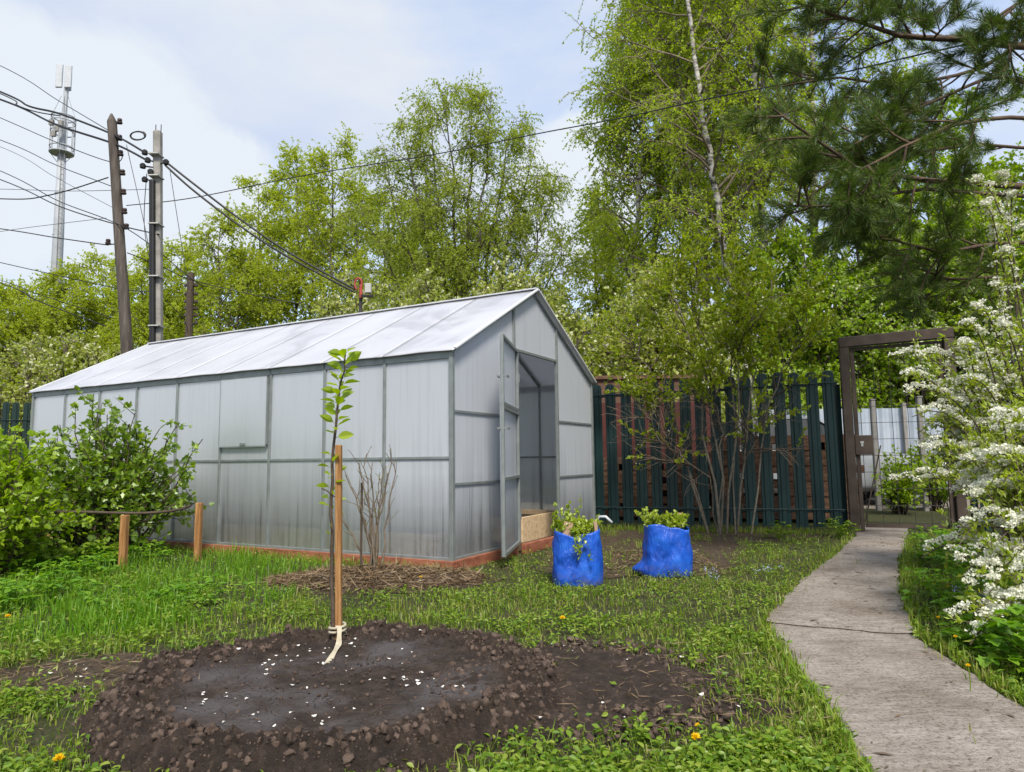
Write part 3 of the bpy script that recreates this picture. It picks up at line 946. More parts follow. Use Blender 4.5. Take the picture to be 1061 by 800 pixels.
# gable frames
JL, JR, HD = 1.045, 1.99, 1.865
for y in (0, GL):
    for x in (JL, JR):
        fr('door_jamb', [((x, y, Z0), (x, y, GH + SLP * min(x, GW - x) - .02))], .03, .03, (0, 1, 0))
    fr('door_header', [((JL + .016, y, HD), (JR - .016, y, HD))], .026, .026)
    for z in (.66, 1.235):
        fr('gable_rail', [((.02, y, z), (JL - .016, y, z))], .022, .022)
        fr('gable_rail', [((JR + .016, y, z), (GW - .02, y, z))], .022, .022)
    fr('gable_sill', [((.02, y, Z0 + .012), (JL - .016, y, Z0 + .012))], .022, .022)
    fr('gable_sill', [((JR + .016, y, Z0 + .012), (GW - .02, y, Z0 + .012))], .022, .022)
for z in (.66, 1.235):
    fr('gable_rail', [((JL + .016, GL, z), (JR - .016, GL, z))], .022, .022)


def panel(name, quad, t, mat, n, parent=gh):
    """thin sheet of the given corners, thickness t along normal n; wavy sheets get a few subdivisions"""
    q = np.asarray(quad, float); n = np.asarray(n, float)
    k = len(q)
    i = np.arange(k); j = (i + 1) % k
    mb = MB().add(np.concatenate([q + n * t, q]), [np.arange(k), np.arange(k)[::-1] + k, np.stack([i, i + k, j + k, j], 1)])
    return mb.build(name, M[mat], parent, local=True)


# wall sheets, one per bay (set just outside the frame)
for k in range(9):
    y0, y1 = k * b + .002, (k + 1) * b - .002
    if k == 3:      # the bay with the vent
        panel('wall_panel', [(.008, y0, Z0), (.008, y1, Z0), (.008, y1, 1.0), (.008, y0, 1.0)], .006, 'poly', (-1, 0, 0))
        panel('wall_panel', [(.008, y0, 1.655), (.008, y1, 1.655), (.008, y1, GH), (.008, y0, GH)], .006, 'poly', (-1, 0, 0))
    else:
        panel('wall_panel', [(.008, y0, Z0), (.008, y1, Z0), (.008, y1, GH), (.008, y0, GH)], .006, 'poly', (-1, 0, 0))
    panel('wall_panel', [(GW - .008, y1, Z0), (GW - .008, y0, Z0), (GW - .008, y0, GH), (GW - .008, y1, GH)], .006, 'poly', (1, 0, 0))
# hinged vent in the long wall
vn = bpy.data.objects.new('vent_window', None); vn.parent = gh; vn.location = (-.025, 3.5 * b, 1.0); C.objects.link(vn)
vw = b / 2 - .022
mb = MB()
for a_, b_ in [((0, -vw, .0), (0, vw, .0)), ((0, -vw, .64), (0, vw, .64)), ((0, -vw, .012), (0, -vw, .628)), ((0, vw, .012), (0, vw, .628))]:
    mb.beam(a_, b_, .02, .02, (1, 0, 0))
mb.build('vent_frame', M['galv'], vn, local=True)
panel('vent_pane', [(-.006, -vw, 0), (-.006, vw, 0), (-.006, vw, .64), (-.006, -vw, .64)], .005, 'poly', (-1, 0, 0), vn)
MB().box((-.014, -.02, .02), (.014, .07, .02)).build('latch', M['galv'], vn, local=True)

# gable sheets
for y, s in ((.008, -1), (GL - .008, 1)):
    zz = lambda x: GH + SLP * min(x, GW - x) - .004
    qs = [[(0, y, Z0), (JL, y, Z0), (JL, y, zz(JL)), (0, y, zz(0))],
          [(JR, y, Z0), (GW, y, Z0), (GW, y, zz(GW)), (JR, y, zz(JR))],
          [(JL + .002, y, HD), (JR - .002, y, HD), (JR - .002, y, zz(JR)), (GW / 2, y, zz(GW / 2)), (JL + .002, y, zz(JL))]]
    if s > 0: qs.append([(JL + .002, y, Z0), (JR - .002, y, Z0), (JR - .002, y, HD - .003), (JL + .002, y, HD - .003)])
    for q in qs: panel('gable_panel', q, .006, 'poly', (0, s, 0))
# roof sheets with a soft wave
OV = .05
for side in (0, 1):
    for k in range(9):
        y0, y1 = k * b + .0015 - (OV if k == 0 else 0), (k + 1) * b - .0015 + (OV if k == 8 else 0)
        nu, nv = 14, 26
        uu, vv = np.meshgrid(np.linspace(0, 1, nu), np.linspace(-.035, 1, nv))
        yy = y0 + (y1 - y0) * uu
        xx = vv * GW / 2
        zz_ = GH + vv * (GR - GH) + .018
        wav = np.array([noise.noise(Vector((p * 2.2, q * 2.2, 3.0 + side))) for p, q in zip(xx.ravel() * 1.3, yy.ravel())]).reshape(xx.shape)
        edge = np.sin(np.pi * uu)
        zz_ = zz_ + wav * .010 * edge + .004 * edge
        if side: xx = GW - xx
        V = np.stack([xx.ravel(), yy.ravel(), zz_.ravel()], 1)
        a = (np.arange(nv - 1)[:, None] * nu + np.arange(nu - 1)[None]).ravel()
        f = np.stack([a, a + 1, a + nu + 1, a + nu], 1)
        if not side: f = f[:, ::-1]
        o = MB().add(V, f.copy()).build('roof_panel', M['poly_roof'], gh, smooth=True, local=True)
        sm = o.modifiers.new('sheet', 'SOLIDIFY'); sm.thickness = .006; sm.offset = -1
for x0 in (0, GW):
    for y in (-OV, GL + OV):
        fr('verge_trim', [((x0 - (.03 if x0 == 0 else -.03), y, GH + .006), (GW / 2, y, GR + .023))], .016, .03, (0, 1, 0), mat='trim')
fr('ridge_cap', [((GW / 2, -OV, GR + .03), (GW / 2, GL + OV, GR + .03))], .07, .012, mat='trim')
# door, hinged on the left jamb and swung out past square
dr = bpy.data.objects.new('door', None); dr.parent = gh; dr.location = (JL + .01, -.03, Z0 + .02)
dr.rotation_euler = (0, 0, -R(160)); C.objects.link(dr)
DW, DH = .88, 1.76
mb = MB()
for a_, b_ in [((0, 0, 0), (0, 0, DH)), ((DW, 0, 0), (DW, 0, DH)), ((.015, 0, .012), (DW - .015, 0, .012)), ((.015, 0, DH - .012), (DW - .015, 0, DH - .012)),
               ((.015, 0, .60), (DW - .015, 0, .60)), ((.015, 0, 1.17), (DW - .015, 0, 1.17)), ((.015, 0, 1.20), (DW - .015, 0, 1.20))]:
    mb.beam(a_, b_, .028, .028, (0, 1, 0))
bevel(mb.build('door_frame', M['galv'], dr, local=True), .002)
panel('door_pane', [(.0, -.016, 0), (DW, -.016, 0), (DW, -.016, 1.185), (.0, -.016, 1.185)], .006, 'poly', (0, -1, 0), dr)
panel('door_pane', [(.0, -.016, 1.19), (DW, -.016, 1.19), (DW, -.016, DH), (.0, -.016, DH)], .006, 'poly', (0, -1, 0), dr)
for z in (1.0, 1.42):
    mb = MB()
    mb.beam((DW, -.04, z), (DW, .04, z), .014, .014)
    mb.beam((DW - .09, -.038, z), (DW + .004, -.038, z), .012, .016)
    mb.beam((DW - .09, .038, z), (DW + .004, .038, z), .012, .016)
    mb.build('door_handle', M['galv'], dr, local=True)
for z in (.25, 1.5):
    MB().box((-.018, .0, z), (.02, .04, .08)).build('hinge', M['galv'], dr, local=True)


def gloc(x, y, z=0):      # greenhouse coordinates -> world
    ca, sa = math.sin(YAW), math.cos(YAW)
    return GC + np.array([x * ca - y * sa, x * sa + y * ca, z])


# plank step in the doorway and the two beds inside
th = thing('doorway_board', 'red brown plank lying across the sill of the open greenhouse doorway', 'board', gloc(1.55, -.05))
mb = MB(); mb.beam(gloc(1.06, -.07, .045), gloc(2.1, -.07, .045), .05, .09)
bevel(mb.build('plank', M['red_board'], th), .004)


def bed(x0, x1, y0, y1, label, fresh):
    t = thing('raised_bed', label, 'raised bed', gloc((x0 + x1) / 2, (y0 + y1) / 2))
    h = .26
    for a_, b_ in [((x0, y0), (x1, y0)), ((x0, y1), (x1, y1))]:
        bevel(MB().beam(gloc(*a_, h / 2), gloc(*b_, h / 2), .035, h).build('end_board', M['new_board'], t), .003)
    for a_, b_ in [((x0, y0 + .02), (x0, y1 - .02)), ((x1, y0 + .02), (x1, y1 - .02))]:
        bevel(MB().beam(gloc(*a_, h / 2 - .004), gloc(*b_, h / 2 - .004), .03, h - .008).build('side_board', M['new_board'], t), .003)
    q = [gloc(x0 + .03, y0 + .03, h - .06), gloc(x1 - .03, y0 + .03, h - .06), gloc(x1 - .03, y1 - .03, h - .06), gloc(x0 + .03, y1 - .03, h - .06)]
    MB().add(np.array(q), np.array([[0, 1, 2, 3]])).build('soil', M['soil'], t)


bed(.14, 1.0, .25, 5.8, 'long board edged bed along the left wall inside the greenhouse', False)
bed(1.72, 2.82, .30, 5.8, 'raw plank bed seen through the open greenhouse door', True)
gi = MB().add(np.array([gloc(.02, .02, .012), gloc(GW - .02, .02, .012), gloc(GW - .02, GL - .02, .012), gloc(.02, GL - .02, .012)]), np.array([[0, 1, 2, 3]]))
struct(gi.build('greenhouse_floor_soil', M['mulch_soil']))

# ------------------------------------------------------------------ picket fences


def picket_mesh(mb, p, t, n, w, h, z0, lean):
    """profiled steel picket with a rounded top; p base centre, t along the fence, n towards the viewer"""
    prof = [(-.5, -.25), (-.44, .0), (-.26, .02), (-.18, .5), (.18, .5), (.26, .02), (.44, .0), (.5, -.25)]
    k = len(prof)
    levels = [z0, h - .05, h - .022, h - .006, h]
    shr = [1, 1, .86, .6, .3]
    V = []
    for z, s in zip(levels, shr):
        for a_, c_ in prof:
            V.append(np.array([p[0], p[1], z]) + t * (a_ * w * s + lean * z) + n * (c_ * .03))
    f = []
    for i in range(len(levels) - 1):
        for j in range(k - 1):
            f.append([i * k + j, i * k + j + 1, (i + 1) * k + j + 1, (i + 1) * k + j])
    mb.add(np.array(V), np.array(f))


def fence(label, pts, h0, h1, pitch, w, mat, rails, rail_mat=None, nsign=-1):
    pts = [np.array([*p, 0.0]) for p in pts]
    t = thing('picket_fence', label, 'fence', (pts[0] + pts[-1]) / 2)
    tot = sum(np.linalg.norm(b_ - a_) for a_, b_ in zip(pts, pts[1:])); run = 0
    for a_, b_ in zip(pts, pts[1:]):
        L = np.linalg.norm(b_ - a_); tt = (b_ - a_) / L
        nn = np.array([tt[1], -tt[0], 0]) * (-nsign)
        k = int(L / pitch)
        for i in range(k):
            q = a_ + tt * (i + .5) * L / k
            fr_ = (run + (i + .5) * L / k) / tot
            h = h0 + (h1 - h0) * fr_ + random.uniform(-.012, .012)
            mb = MB(); picket_mesh(mb, q, tt, nn, w, h, .05 + random.uniform(0, .02), random.uniform(-.006, .006))
            o = mb.build('picket', M[mat], t)
            s_ = o.modifiers.new('sheet', 'SOLIDIFY'); s_.thickness = .002
        for dz in rails:
            z = (h0 + h1) / 2 - dz if dz > 0 else -dz
            za = h0 + (h1 - h0) * run / tot - dz if dz > 0 else -dz
            zb = h0 + (h1 - h0) * (run + L) / tot - dz if dz > 0 else -dz
            mb = MB(); mb.beam(a_ - nn * .034 + [0, 0, za], b_ - nn * .034 + [0, 0, zb], .03, .03)
            mb.build('rail', M[rail_mat or mat], t)
            # thin stiffening bar tied across the front of the pickets
            mb = MB(); mb.tubes(np.array([a_ + nn * .022 + [0, 0, za + .012], (a_ + b_) / 2 + nn * .022 + [0, 0, (za + zb) / 2 + .008], b_ + nn * .022 + [0, 0, zb + .012]]), .007, 6)
            mb.build('tie_bar', M[rail_mat or mat], t)
        m_ = max(1, int(L / 2.3))
        for i in range(m_ + 1):
            q = a_ + tt * L * i / m_ - nn * .075
            mb = MB(); mb.beam(q + [0, 0, -.02], q + [0, 0, h0 - .12], .05, .05, (1, 0, 0))
            mb.build('post', M[rail_mat or mat], t)
        run += L
    return t


FT = nrm(np.array([2.5, -.82, 0.0])); FN = np.array([FT[1], -FT[0], 0])   # along the fence, towards the camera
GP = np.array([3.715, 7.61, 0.0])          # left gate post
fence('dark teal picket fence running from the greenhouse corner to the left gate post', [(.80, 8.60), (3.64, 7.65)], 1.76, 1.80, .170, .128, 'teal', (.155, -.24))
fence('dark green picket fence at the left edge beyond the greenhouse end', [(-11.5, 10.9), (-4.75, 11.3)], 1.86, 1.86, .168, .115, 'teal_dark', (.3, -.3))
e2 = GP + FT * 1.08
fence('blue green picket fence to the right of the gate behind the white shrub', [(e2[0] + .08, e2[1] - .02), (e2[0] + 4.2, e2[1] - 1.4)], 1.83, 1.83, .172, .105, 'teal', (.16, -.24))

# ------------------------------------------------------------------ gate
g = thing('garden_gate', 'brown steel gate frame over the path with a lock box and a wire grid leaf', 'gate', GP)
PW = .125
for q, z in ((GP, 2.105), (GP + FT * 1.02, 2.143)):
    mb = MB(); mb.beam(q + [0, 0, -.05], q + [0, 0, z - .062], .09, .095, FT)
    bevel(mb.build('gate_post', M['gate'], g), .006)
mb = MB(); mb.beam(GP - FT * .05 + [0, 0, 2.10 - .002], GP + FT * 1.07 + [0, 0, 2.144], .094, .115)
bevel(mb.build('lintel', M['gate'], g), .006)
# stop strip inside the frame
mb = MB()
mb.beam(GP + FT * .082 - FN * .02 + [0, 0, .0], GP + FT * .082 - FN * .02 + [0, 0, 2.03], .04, .04, FT)
mb.beam(GP + FT * .945 - FN * .02 + [0, 0, .0], GP + FT * .945 - FN * .02 + [0, 0, 2.06], .04, .04, FT)
mb.beam(GP + FT * .10 - FN * .02 + [0, 0, 2.022], GP + FT * .925 - FN * .02 + [0, 0, 2.050], .04, .03)
mb.build('stop_strip', M['gate'], g)
lb = MB(); lb.box(GP + FT * .14 + FN * .0 + [0, 0, .955], (.18, .07, .215), np.stack([FT, FN, [0, 0, 1]], 1))
lbo = bevel(lb.build('lock_box', M['gate'], g), .006)
kh = MB()
kh.box(GP + FT * .12 + FN * .039 + [0, 0, .965], (.022, .006, .05), np.stack([FT, FN, [0, 0, 1]], 1))
kh.box(GP + FT * .12 + FN * .0405 + [0, 0, .985], (.034, .006, .026), np.stack([FT, FN, [0, 0, 1]], 1))
kh.build('keyhole_plate', M['grey_box'], lbo)
lf = bpy.data.objects.new('gate_leaf', None); lf.parent = g; C.objects.link(lf)
mb = MB(); q0 = GP - FN * .06
for x in np.arange(.14, .92, .155):
    mb.tubes(np.array([q0 + FT * x + [0, 0, .1], q0 + FT * x + [0, 0, 1.98]]), .003, 5)
for z in (.12, .3, .48, .66, .84, 1.02, 1.2, 1.38):
    mb.tubes(np.array([q0 + FT * .11 + [0, 0, z], q0 + FT * .92 + [0, 0, z]]), .003, 5)
mb.build('wire_grid', M['wire'], lf)
mb = MB()
mb.beam(q0 + FT * .12 - FN * .02 + [0, 0, .08], q0 + FT * .92 - FN * .02 + [0, 0, .08], .03, .04)
mb.beam(q0 + FT * .12 - FN * .02 + [0, 0, .12], q0 + FT * .32 - FN * .02 + [0, 0, .95], .012, .012)
mb.build('brace', M['gate'], lf)

# ------------------------------------------------------------------ beyond the fence: sheds, stacks, car
br = thing('brick_shed', 'low brown brick shed wall rising behind the fence beside the greenhouse', 'shed', (2.0, 11.6, 0))
mb = MB(); mb.box((2.25, 12.2, 1.06), (1.7, 2.0, 2.12)); mb.build('wall', M['brick'], br)
mb = MB(); mb.box((2.25, 12.2, 2.155), (1.8, 2.1, .06)); mb.build('roof', M['old_board'], br)
rs = thing('red_panel', 'dark red painted sheet standing behind the fence pickets', 'panel', (1.9, 10.05, 0))
mb = MB(); mb.box((2.0, 10.1, .9), (1.9, .04, 1.5)); 
for x in np.arange(1.2, 2.9, .22): mb.box((x, 10.075, .9), (.05, .02, 1.48))
mb.build('sheet', M['red_sheet'], rs)
mb = MB()
for x in (1.2, 2.8): mb.box((x, 10.15, .85), (.06, .05, 1.7))
mb.build('stand', M['old_board'], rs)


def stack(label, p, L, Dp, rows, ph, group='timber stacked behind the fence'):
    t = thing('timber_stack', label, 'timber stack', p, 0, group)
    z = .05
    for r_ in range(rows):
        if r_ % 2 == 0:
            for q in range(3):
                mb = MB(); c = np.array(p) + FT * random.uniform(-.05, .05) - FN * (q * Dp / 3)
                mb.beam(c - FT * L / 2 + [0, 0, z + ph / 2], c + FT * (L / 2 + random.uniform(-.1, .1)) + [0, 0, z + ph / 2], Dp / 3 - .02, ph)
                mb.build('plank', M['old_board'], t)
        else:
            k = int(L / .42)
            for q in range(k):
                mb = MB(); c = np.array(p) + FT * (-L / 2 + (q + .5) * L / k + random.uniform(-.05, .05)) - FN * Dp / 3
                mb.beam(c - FN * Dp / 2 + [0, 0, z + ph / 2], c + FN * Dp / 2 + [0, 0, z + ph / 2], random.uniform(.28, .38), ph - .004)
                mb.build('block', M['old_board'], t)
        z += ph + .001


stack('tall stack of brown planks behind the fence next to the gate', (3.45, 8.95, 0), 1.75, .8, 11, .095)
stack('low stack of brown planks behind the fence near the greenhouse corner', (1.85, 9.5, 0), 1.6, .6, 9, .088)


def car():
    t = thing('parked_car', 'silver car parked beyond the gate in front of the white sheet fence', 'car', (5.2, 12.2, 0))
    # body stations along x (0 rear .. 4.25 nose): floor z, belt z, half width
    X0, Yc = 3.05, 12.2
    st = [(0, .35, .80, .72), (.08, .28, .92, .80), (.5, .22, .98, .85), (1.2, .20, .97, .86), (2.0, .20, .95, .86), (2.75, .20, .93, .86), (3.2, .22, .90, .84), (3.8, .24, .82, .80), (4.12, .28, .70, .72), (4.25, .36, .58, .60)]
    V = []
    for x, zl, zb, hw in st:
        ring = [(-hw * .9, zl), (-hw, zl + .12), (-hw, (zl + zb) / 2), (-hw * .97, zb - .07), (-hw * .86, zb), (0, zb + .035), (hw * .86, zb), (hw * .97, zb - .07), (hw, (zl + zb) / 2), (hw, zl + .12), (hw * .9, zl)]
        V += [(X0 + x, Yc + y, z) for y, z in ring]
    k = 11; n = len(st)
    f = np.array([[i * k + j, (i + 1) * k + j, (i + 1) * k + (j + 1) % k, i * k + (j + 1) % k] for i in range(n - 1) for j in range(k)])
    body = MB().add(np.array(V), [f, np.arange(k), (n - 1) * k + np.arange(k)[::-1]]).build('body', M['car_paint'], t, smooth=True)
    body.modifiers.new('smooth', 'SUBSURF').render_levels = 2
    # cabin: glass house and roof
    bs = [(.35, .95, .70), (1.0, 0.95, .74), (2.2, .93, .74), (2.95, .90, .70)]
    tp = [(.75, 1.42, .54), (1.15, 1.47, .57), (1.95, 1.46, .57), (2.15, 1.42, .55)]
    V = [(X0 + x, Yc + s * hw, z) for x, z, hw in bs for s in (-1, 1)] + [(X0 + x, Yc + s * hw, z) for x, z, hw in tp for s in (-1, 1)]
    f = []
    for i in range(3):
        a_ = i * 2; o_ = 8
        f += [[a_, a_ + 2, o_ + a_ + 2, o_ + a_], [a_ + 3, a_ + 1, o_ + a_ + 1, o_ + a_ + 3]]
    f += [[1, 0, 8, 9], [6, 7, 15, 14]]
    MB().add(np.array(V), np.array(f)).build('window_glass', M['car_glass'], t)
    V2 = [(X0 + x, Yc + s * (hw + .012), z + dz) for dz in (.0, .035) for x, z, hw in tp for s in (-1, 1)]
    f = [[0, 2, 10, 8], [2, 4, 12, 10], [4, 6, 14, 12], [3, 1, 9, 11], [5, 3, 11, 13], [7, 5, 13, 15], [1, 0, 8, 9], [6, 7, 15, 14], [8, 10, 11, 9], [10, 12, 13, 11], [12, 14, 15, 13], [1, 3, 2, 0], [3, 5, 4, 2], [5, 7, 6, 4]]
    MB().add(np.array(V2), np.array(f)).build('roof', M['car_paint'], t)
    for s in (-1, 1):
        mb = MB()
        for i in range(4):
            a_ = np.array([X0 + bs[i][0], Yc + s * (bs[i][2] + .006), bs[i][1]]); c_ = np.array([X0 + tp[i][0], Yc + s * (tp[i][2] + .006), tp[i][1]])
            mb.beam(a_, c_, .07 if i in (0, 3) else .05, .03, (1, 0, 0))
        mb.build('pillar', M['car_paint'], t)
        for x in (.78, 3.42):
            c = np.array([X0 + x, Yc + s * .80, .31])
            w_ = MB(); lathe(w_, [(.18, -.09), (.29, -.095), (.31, -.07), (.31, .07), (.29, .095), (.18, .09)], (0, 0, 0), 28)
            rot = np.array([[1, 0, 0], [0, 0, -1], [0, 1, 0]])
            w_.v = [v @ rot.T + c for v in w_.v]
            wo_ = w_.build('wheel', M['tyre'], t, smooth=True)
            r_ = MB(); lathe(r_, [(.05, -.05), (.19, -.1), (.2, -.1), (.2, .1), (.19, .1), (.05, .05)], (0, 0, 0), 20)
            r_.v = [v @ rot.T + c for v in r_.v]
            r_.build('rim', M['rim'], wo_)
            ar = MB(); th_ = np.linspace(R(-8), R(188), 16)
            pts = np.stack([X0 + x + .365 * np.cos(th_), np.full(16, Yc + s * .855), .31 + .365 * np.sin(th_)], 1)
            ar.tubes(pts, .022, 6); ar.build('wheel_arch', M['tyre'], t)
        MB().box((X0 + 4.02, Yc + s * .62, .70), (.22, .22, .10), np.array(Matrix.Rotation(R(18) * -s, 3, 'Z'))).build('headlight', M['lamp'], t)
        MB().box((X0 + 2.55, Yc + s * .92, .99), (.10, .16, .11)).build('mirror', M['car_paint'], t)


car()
wf = thing('sheet_fence', 'pale blue white corrugated sheet fence beyond the car', 'fence', (10, 13.4, 0))
mb = MB(); xs = np.arange(5.0, 17.0, .05)
zz = [.08, 1.74]
V = np.array([(x, 13.4 + (.018 if (i // 2) % 2 else -.018), z) for z in zz for i, x in enumerate(xs)])
k = len(xs); i = np.arange(k - 1)
o = mb.add(V, np.stack([i, i + 1, i + 1 + k, i + k], 1)).build('sheet', M['white_sheet'], wf)
o.modifiers.new('sheet', 'SOLIDIFY').thickness = .004
for x in np.arange(5.2, 17, 2.4):
    MB().box((x, 13.33, .92), (.07, .07, 1.84)).build('post', M['grey_post'], wf)
for (u, v, y), lab in (((903, 415, 10.6), 'weathered grey post beyond the gate, left of the silver car'), ((951, 412, 10.4), 'weathered grey post beyond the gate, nearer the right post'),
                       ((1025, 424, 10.2), 'weathered grey post showing above the white shrub')):
    p = D(u, v, y)
    t = thing('fence_post', lab, 'post', (p[0], y, 0), 0, 'grey posts along the lane')
    mb = MB(); mb.beam((p[0], y, -.02), (p[0] + .01, y, p[2]), .07, .07, (1, 0, 0)); bevel(mb.build('shaft', M['grey_post'], t), .01)
    mb = MB(); mb.box((p[0] + .01, y, p[2] + .012), (.08, .08, .02)); mb.build('cap', M['grey_post'], t)

# ------------------------------------------------------------------ poles, mast, cables


def upto_ground(a, b):
    """extend the line from b (low) to the ground"""
    t = b[2] / (a[2] - b[2]); return b - (a - b) * t


pt, pb = D(115.5, 118, 13.0), D(131, 360, 13.0)
pg = upto_ground(pt, pb)
wp = thing('utility_pole', 'leaning dark wooden utility pole with a pointed top', 'utility pole', pg)
n = 14
ts = np.linspace(0, 1, n); line = pg + (pt - pg) * ts[:, None] + np.stack([np.array([noise.noise(Vector((s * 3, 2, 2))) * .03 for s in ts])] * 3, 1) * [1, 1, 0]
mb = MB(); rad_ = np.linspace(.118, .085, n); rad_[-1] = .02; line[-2] = pt - nrm(pt - pg) * .16
mb.tubes(line, rad_, 14, cap=True); mb.build('shaft', M['pole_wood'], wp, smooth=False)
HOOKS = [(124, 127), (124, 144), (125, 160), (127, 180), (128, 200), (129, 220), (112, 252), (131, 236)]
for (u, v) in HOOKS:
    q = D(u, v, 13.0); f_ = (q[2] - pg[2]) / (pt[2] - pg[2]); ax = pg + (pt - pg) * f_
    mb = MB(); mb.tubes(np.array([ax, (ax + q) / 2 + [0, 0, -.02], q + [0, 0, -.03], q + [0, 0, .03]]), .012, 6); h_ = mb.build('hook', M['wire'], wp)
    mb = MB(); lathe(mb, [(.02, -.03), (.05, -.02), (.052, .01), (.03, .025), (.045, .04), (.04, .075), (.01, .085)], q, 12); mb.build('insulator', M['insul'], h_)

ct, cb = D(163.5, 136, 12.4), D(164, 352, 12.4)
cg = upto_ground(ct, cb)
cp = thing('utility_pole', 'square concrete utility pole with a black cable run down its side', 'utility pole', cg)
mb = MB(); mb.beam(cg + [0, 0, -.05], ct, .135, .135, (1, 0, 0)); bevel(mb.build('shaft', M['concrete'], cp), .02)
for dx in (-.04, .06):
    mb = MB(); mb.tubes(np.array([ct + [dx, 0, -.05], ct + [dx, 0, .13]]), .008, 6); mb.build('rebar', M['wire'], cp)
mb = MB(); side = np.array([-.052, -.105, 0])
mb.beam(cg + side, cg + (ct - cg) * .86 + side, .085, .10, (1, 0, 0)); bevel(mb.build('cable_duct', M['black'], cp), .03, 3)
for fz in (.3, .47, .6, .74, .87, .93):
    q = cg + (ct - cg) * fz
    mb = MB(); mb.box(q + [-.01, -.045, 0], (.19, .235, .022)); mb.build('band', M['grey_box'], cp)
for (u, v) in ((150, 158), (153, 166), (148, 172), (156, 178), (172, 168), (150, 186)):
    q = D(u, v, 12.3); f_ = (q[2]) / ct[2]; ax = cg + (ct - cg) * f_
    mb = MB(); mb.tubes(np.array([ax, q]), .014, 6); h_ = mb.build('hook', M['wire'], cp)
    mb = MB(); lathe(mb, [(.02, -.05), (.05, -.04), (.055, .02), (.03, .05)], q, 10); mb.build('clamp', M['black'], h_)
mb = MB(); th_ = np.linspace(0, 4.3 * math.pi, 60); c0 = D(142, 141, 12.6)
mb.tubes(np.stack([c0[0] + .14 * np.cos(th_), c0[1] + .004 * th_, c0[2] + .085 * np.sin(th_) + .003 * th_], 1), .012, 6)
tag(mb.build('cable_coil', M['black'], loc=c0), 'spare loop of black cable hanging between the two poles', 'cable coil')

sp_t = D(198, 283, 17.0)
sp = thing('utility_pole', 'slim dark pole stacked with insulators just above the greenhouse roof', 'utility pole', (sp_t[0], 17, 0))
mb = MB(); mb.tubes(np.array([[sp_t[0], 17, -.05], [sp_t[0], 17, 2.5], sp_t]), [[.11, .10, .085]], 12, cap=True); mb.build('shaft', M['dark_twig'], sp)
for i, v in enumerate((296, 305, 313, 320, 327, 335)):
    for s in (-1, 1):
        q = D(198 + s * 5, v, 17.0)
        mb = MB(); mb.tubes(np.array([[sp_t[0], 17, q[2] - .03], q + [0, 0, -.02], q]), .015, 6); h_ = mb.build('hook', M['wire'], sp)
        mb = MB(); lathe(mb, [(.02, -.03), (.055, -.02), (.055, .02), (.02, .06)], q, 10); mb.build('insulator', M['insul'], h_)

# red bracket pole
rt = D(374, 289, 12.6)
rp_ = thing('cable_bracket_pole', 'thin pole carrying a red cable bracket and a grey box above the roof ridge', 'utility pole', (rt[0], 12.6, 0))
mb = MB(); mb.tubes(np.array([[rt[0], 12.6, -.05], [rt[0], 12.6, rt[2]]]), .035, 10, cap=True); mb.build('shaft', M['wire'], rp_)
mb = MB(); th_ = np.linspace(R(-70), R(250), 20)
mb.tubes(np.stack([rt[0] - .03 + .065 * np.cos(th_), np.full(20, 12.52), rt[2] - .12 + .11 * np.sin(th_)], 1), .02, 8, cap=True)
mb.box((rt[0] + .02, 12.53, rt[2] - .25), (.05, .05, .26)); bevel(mb.build('bracket', M['red'], rp_), .004)
mb = MB(); mb.box((rt[0] + .15, 12.55, rt[2] - .20), (.12, .10, .18)); bevel(mb.build('junction_box', M['grey_box'], rp_), .01)
mb = MB(); mb.box((rt[0] + .13, 12.54, rt[2] - .345), (.22, .08, .04)); mb.build('clamp', M['black'], rp_)


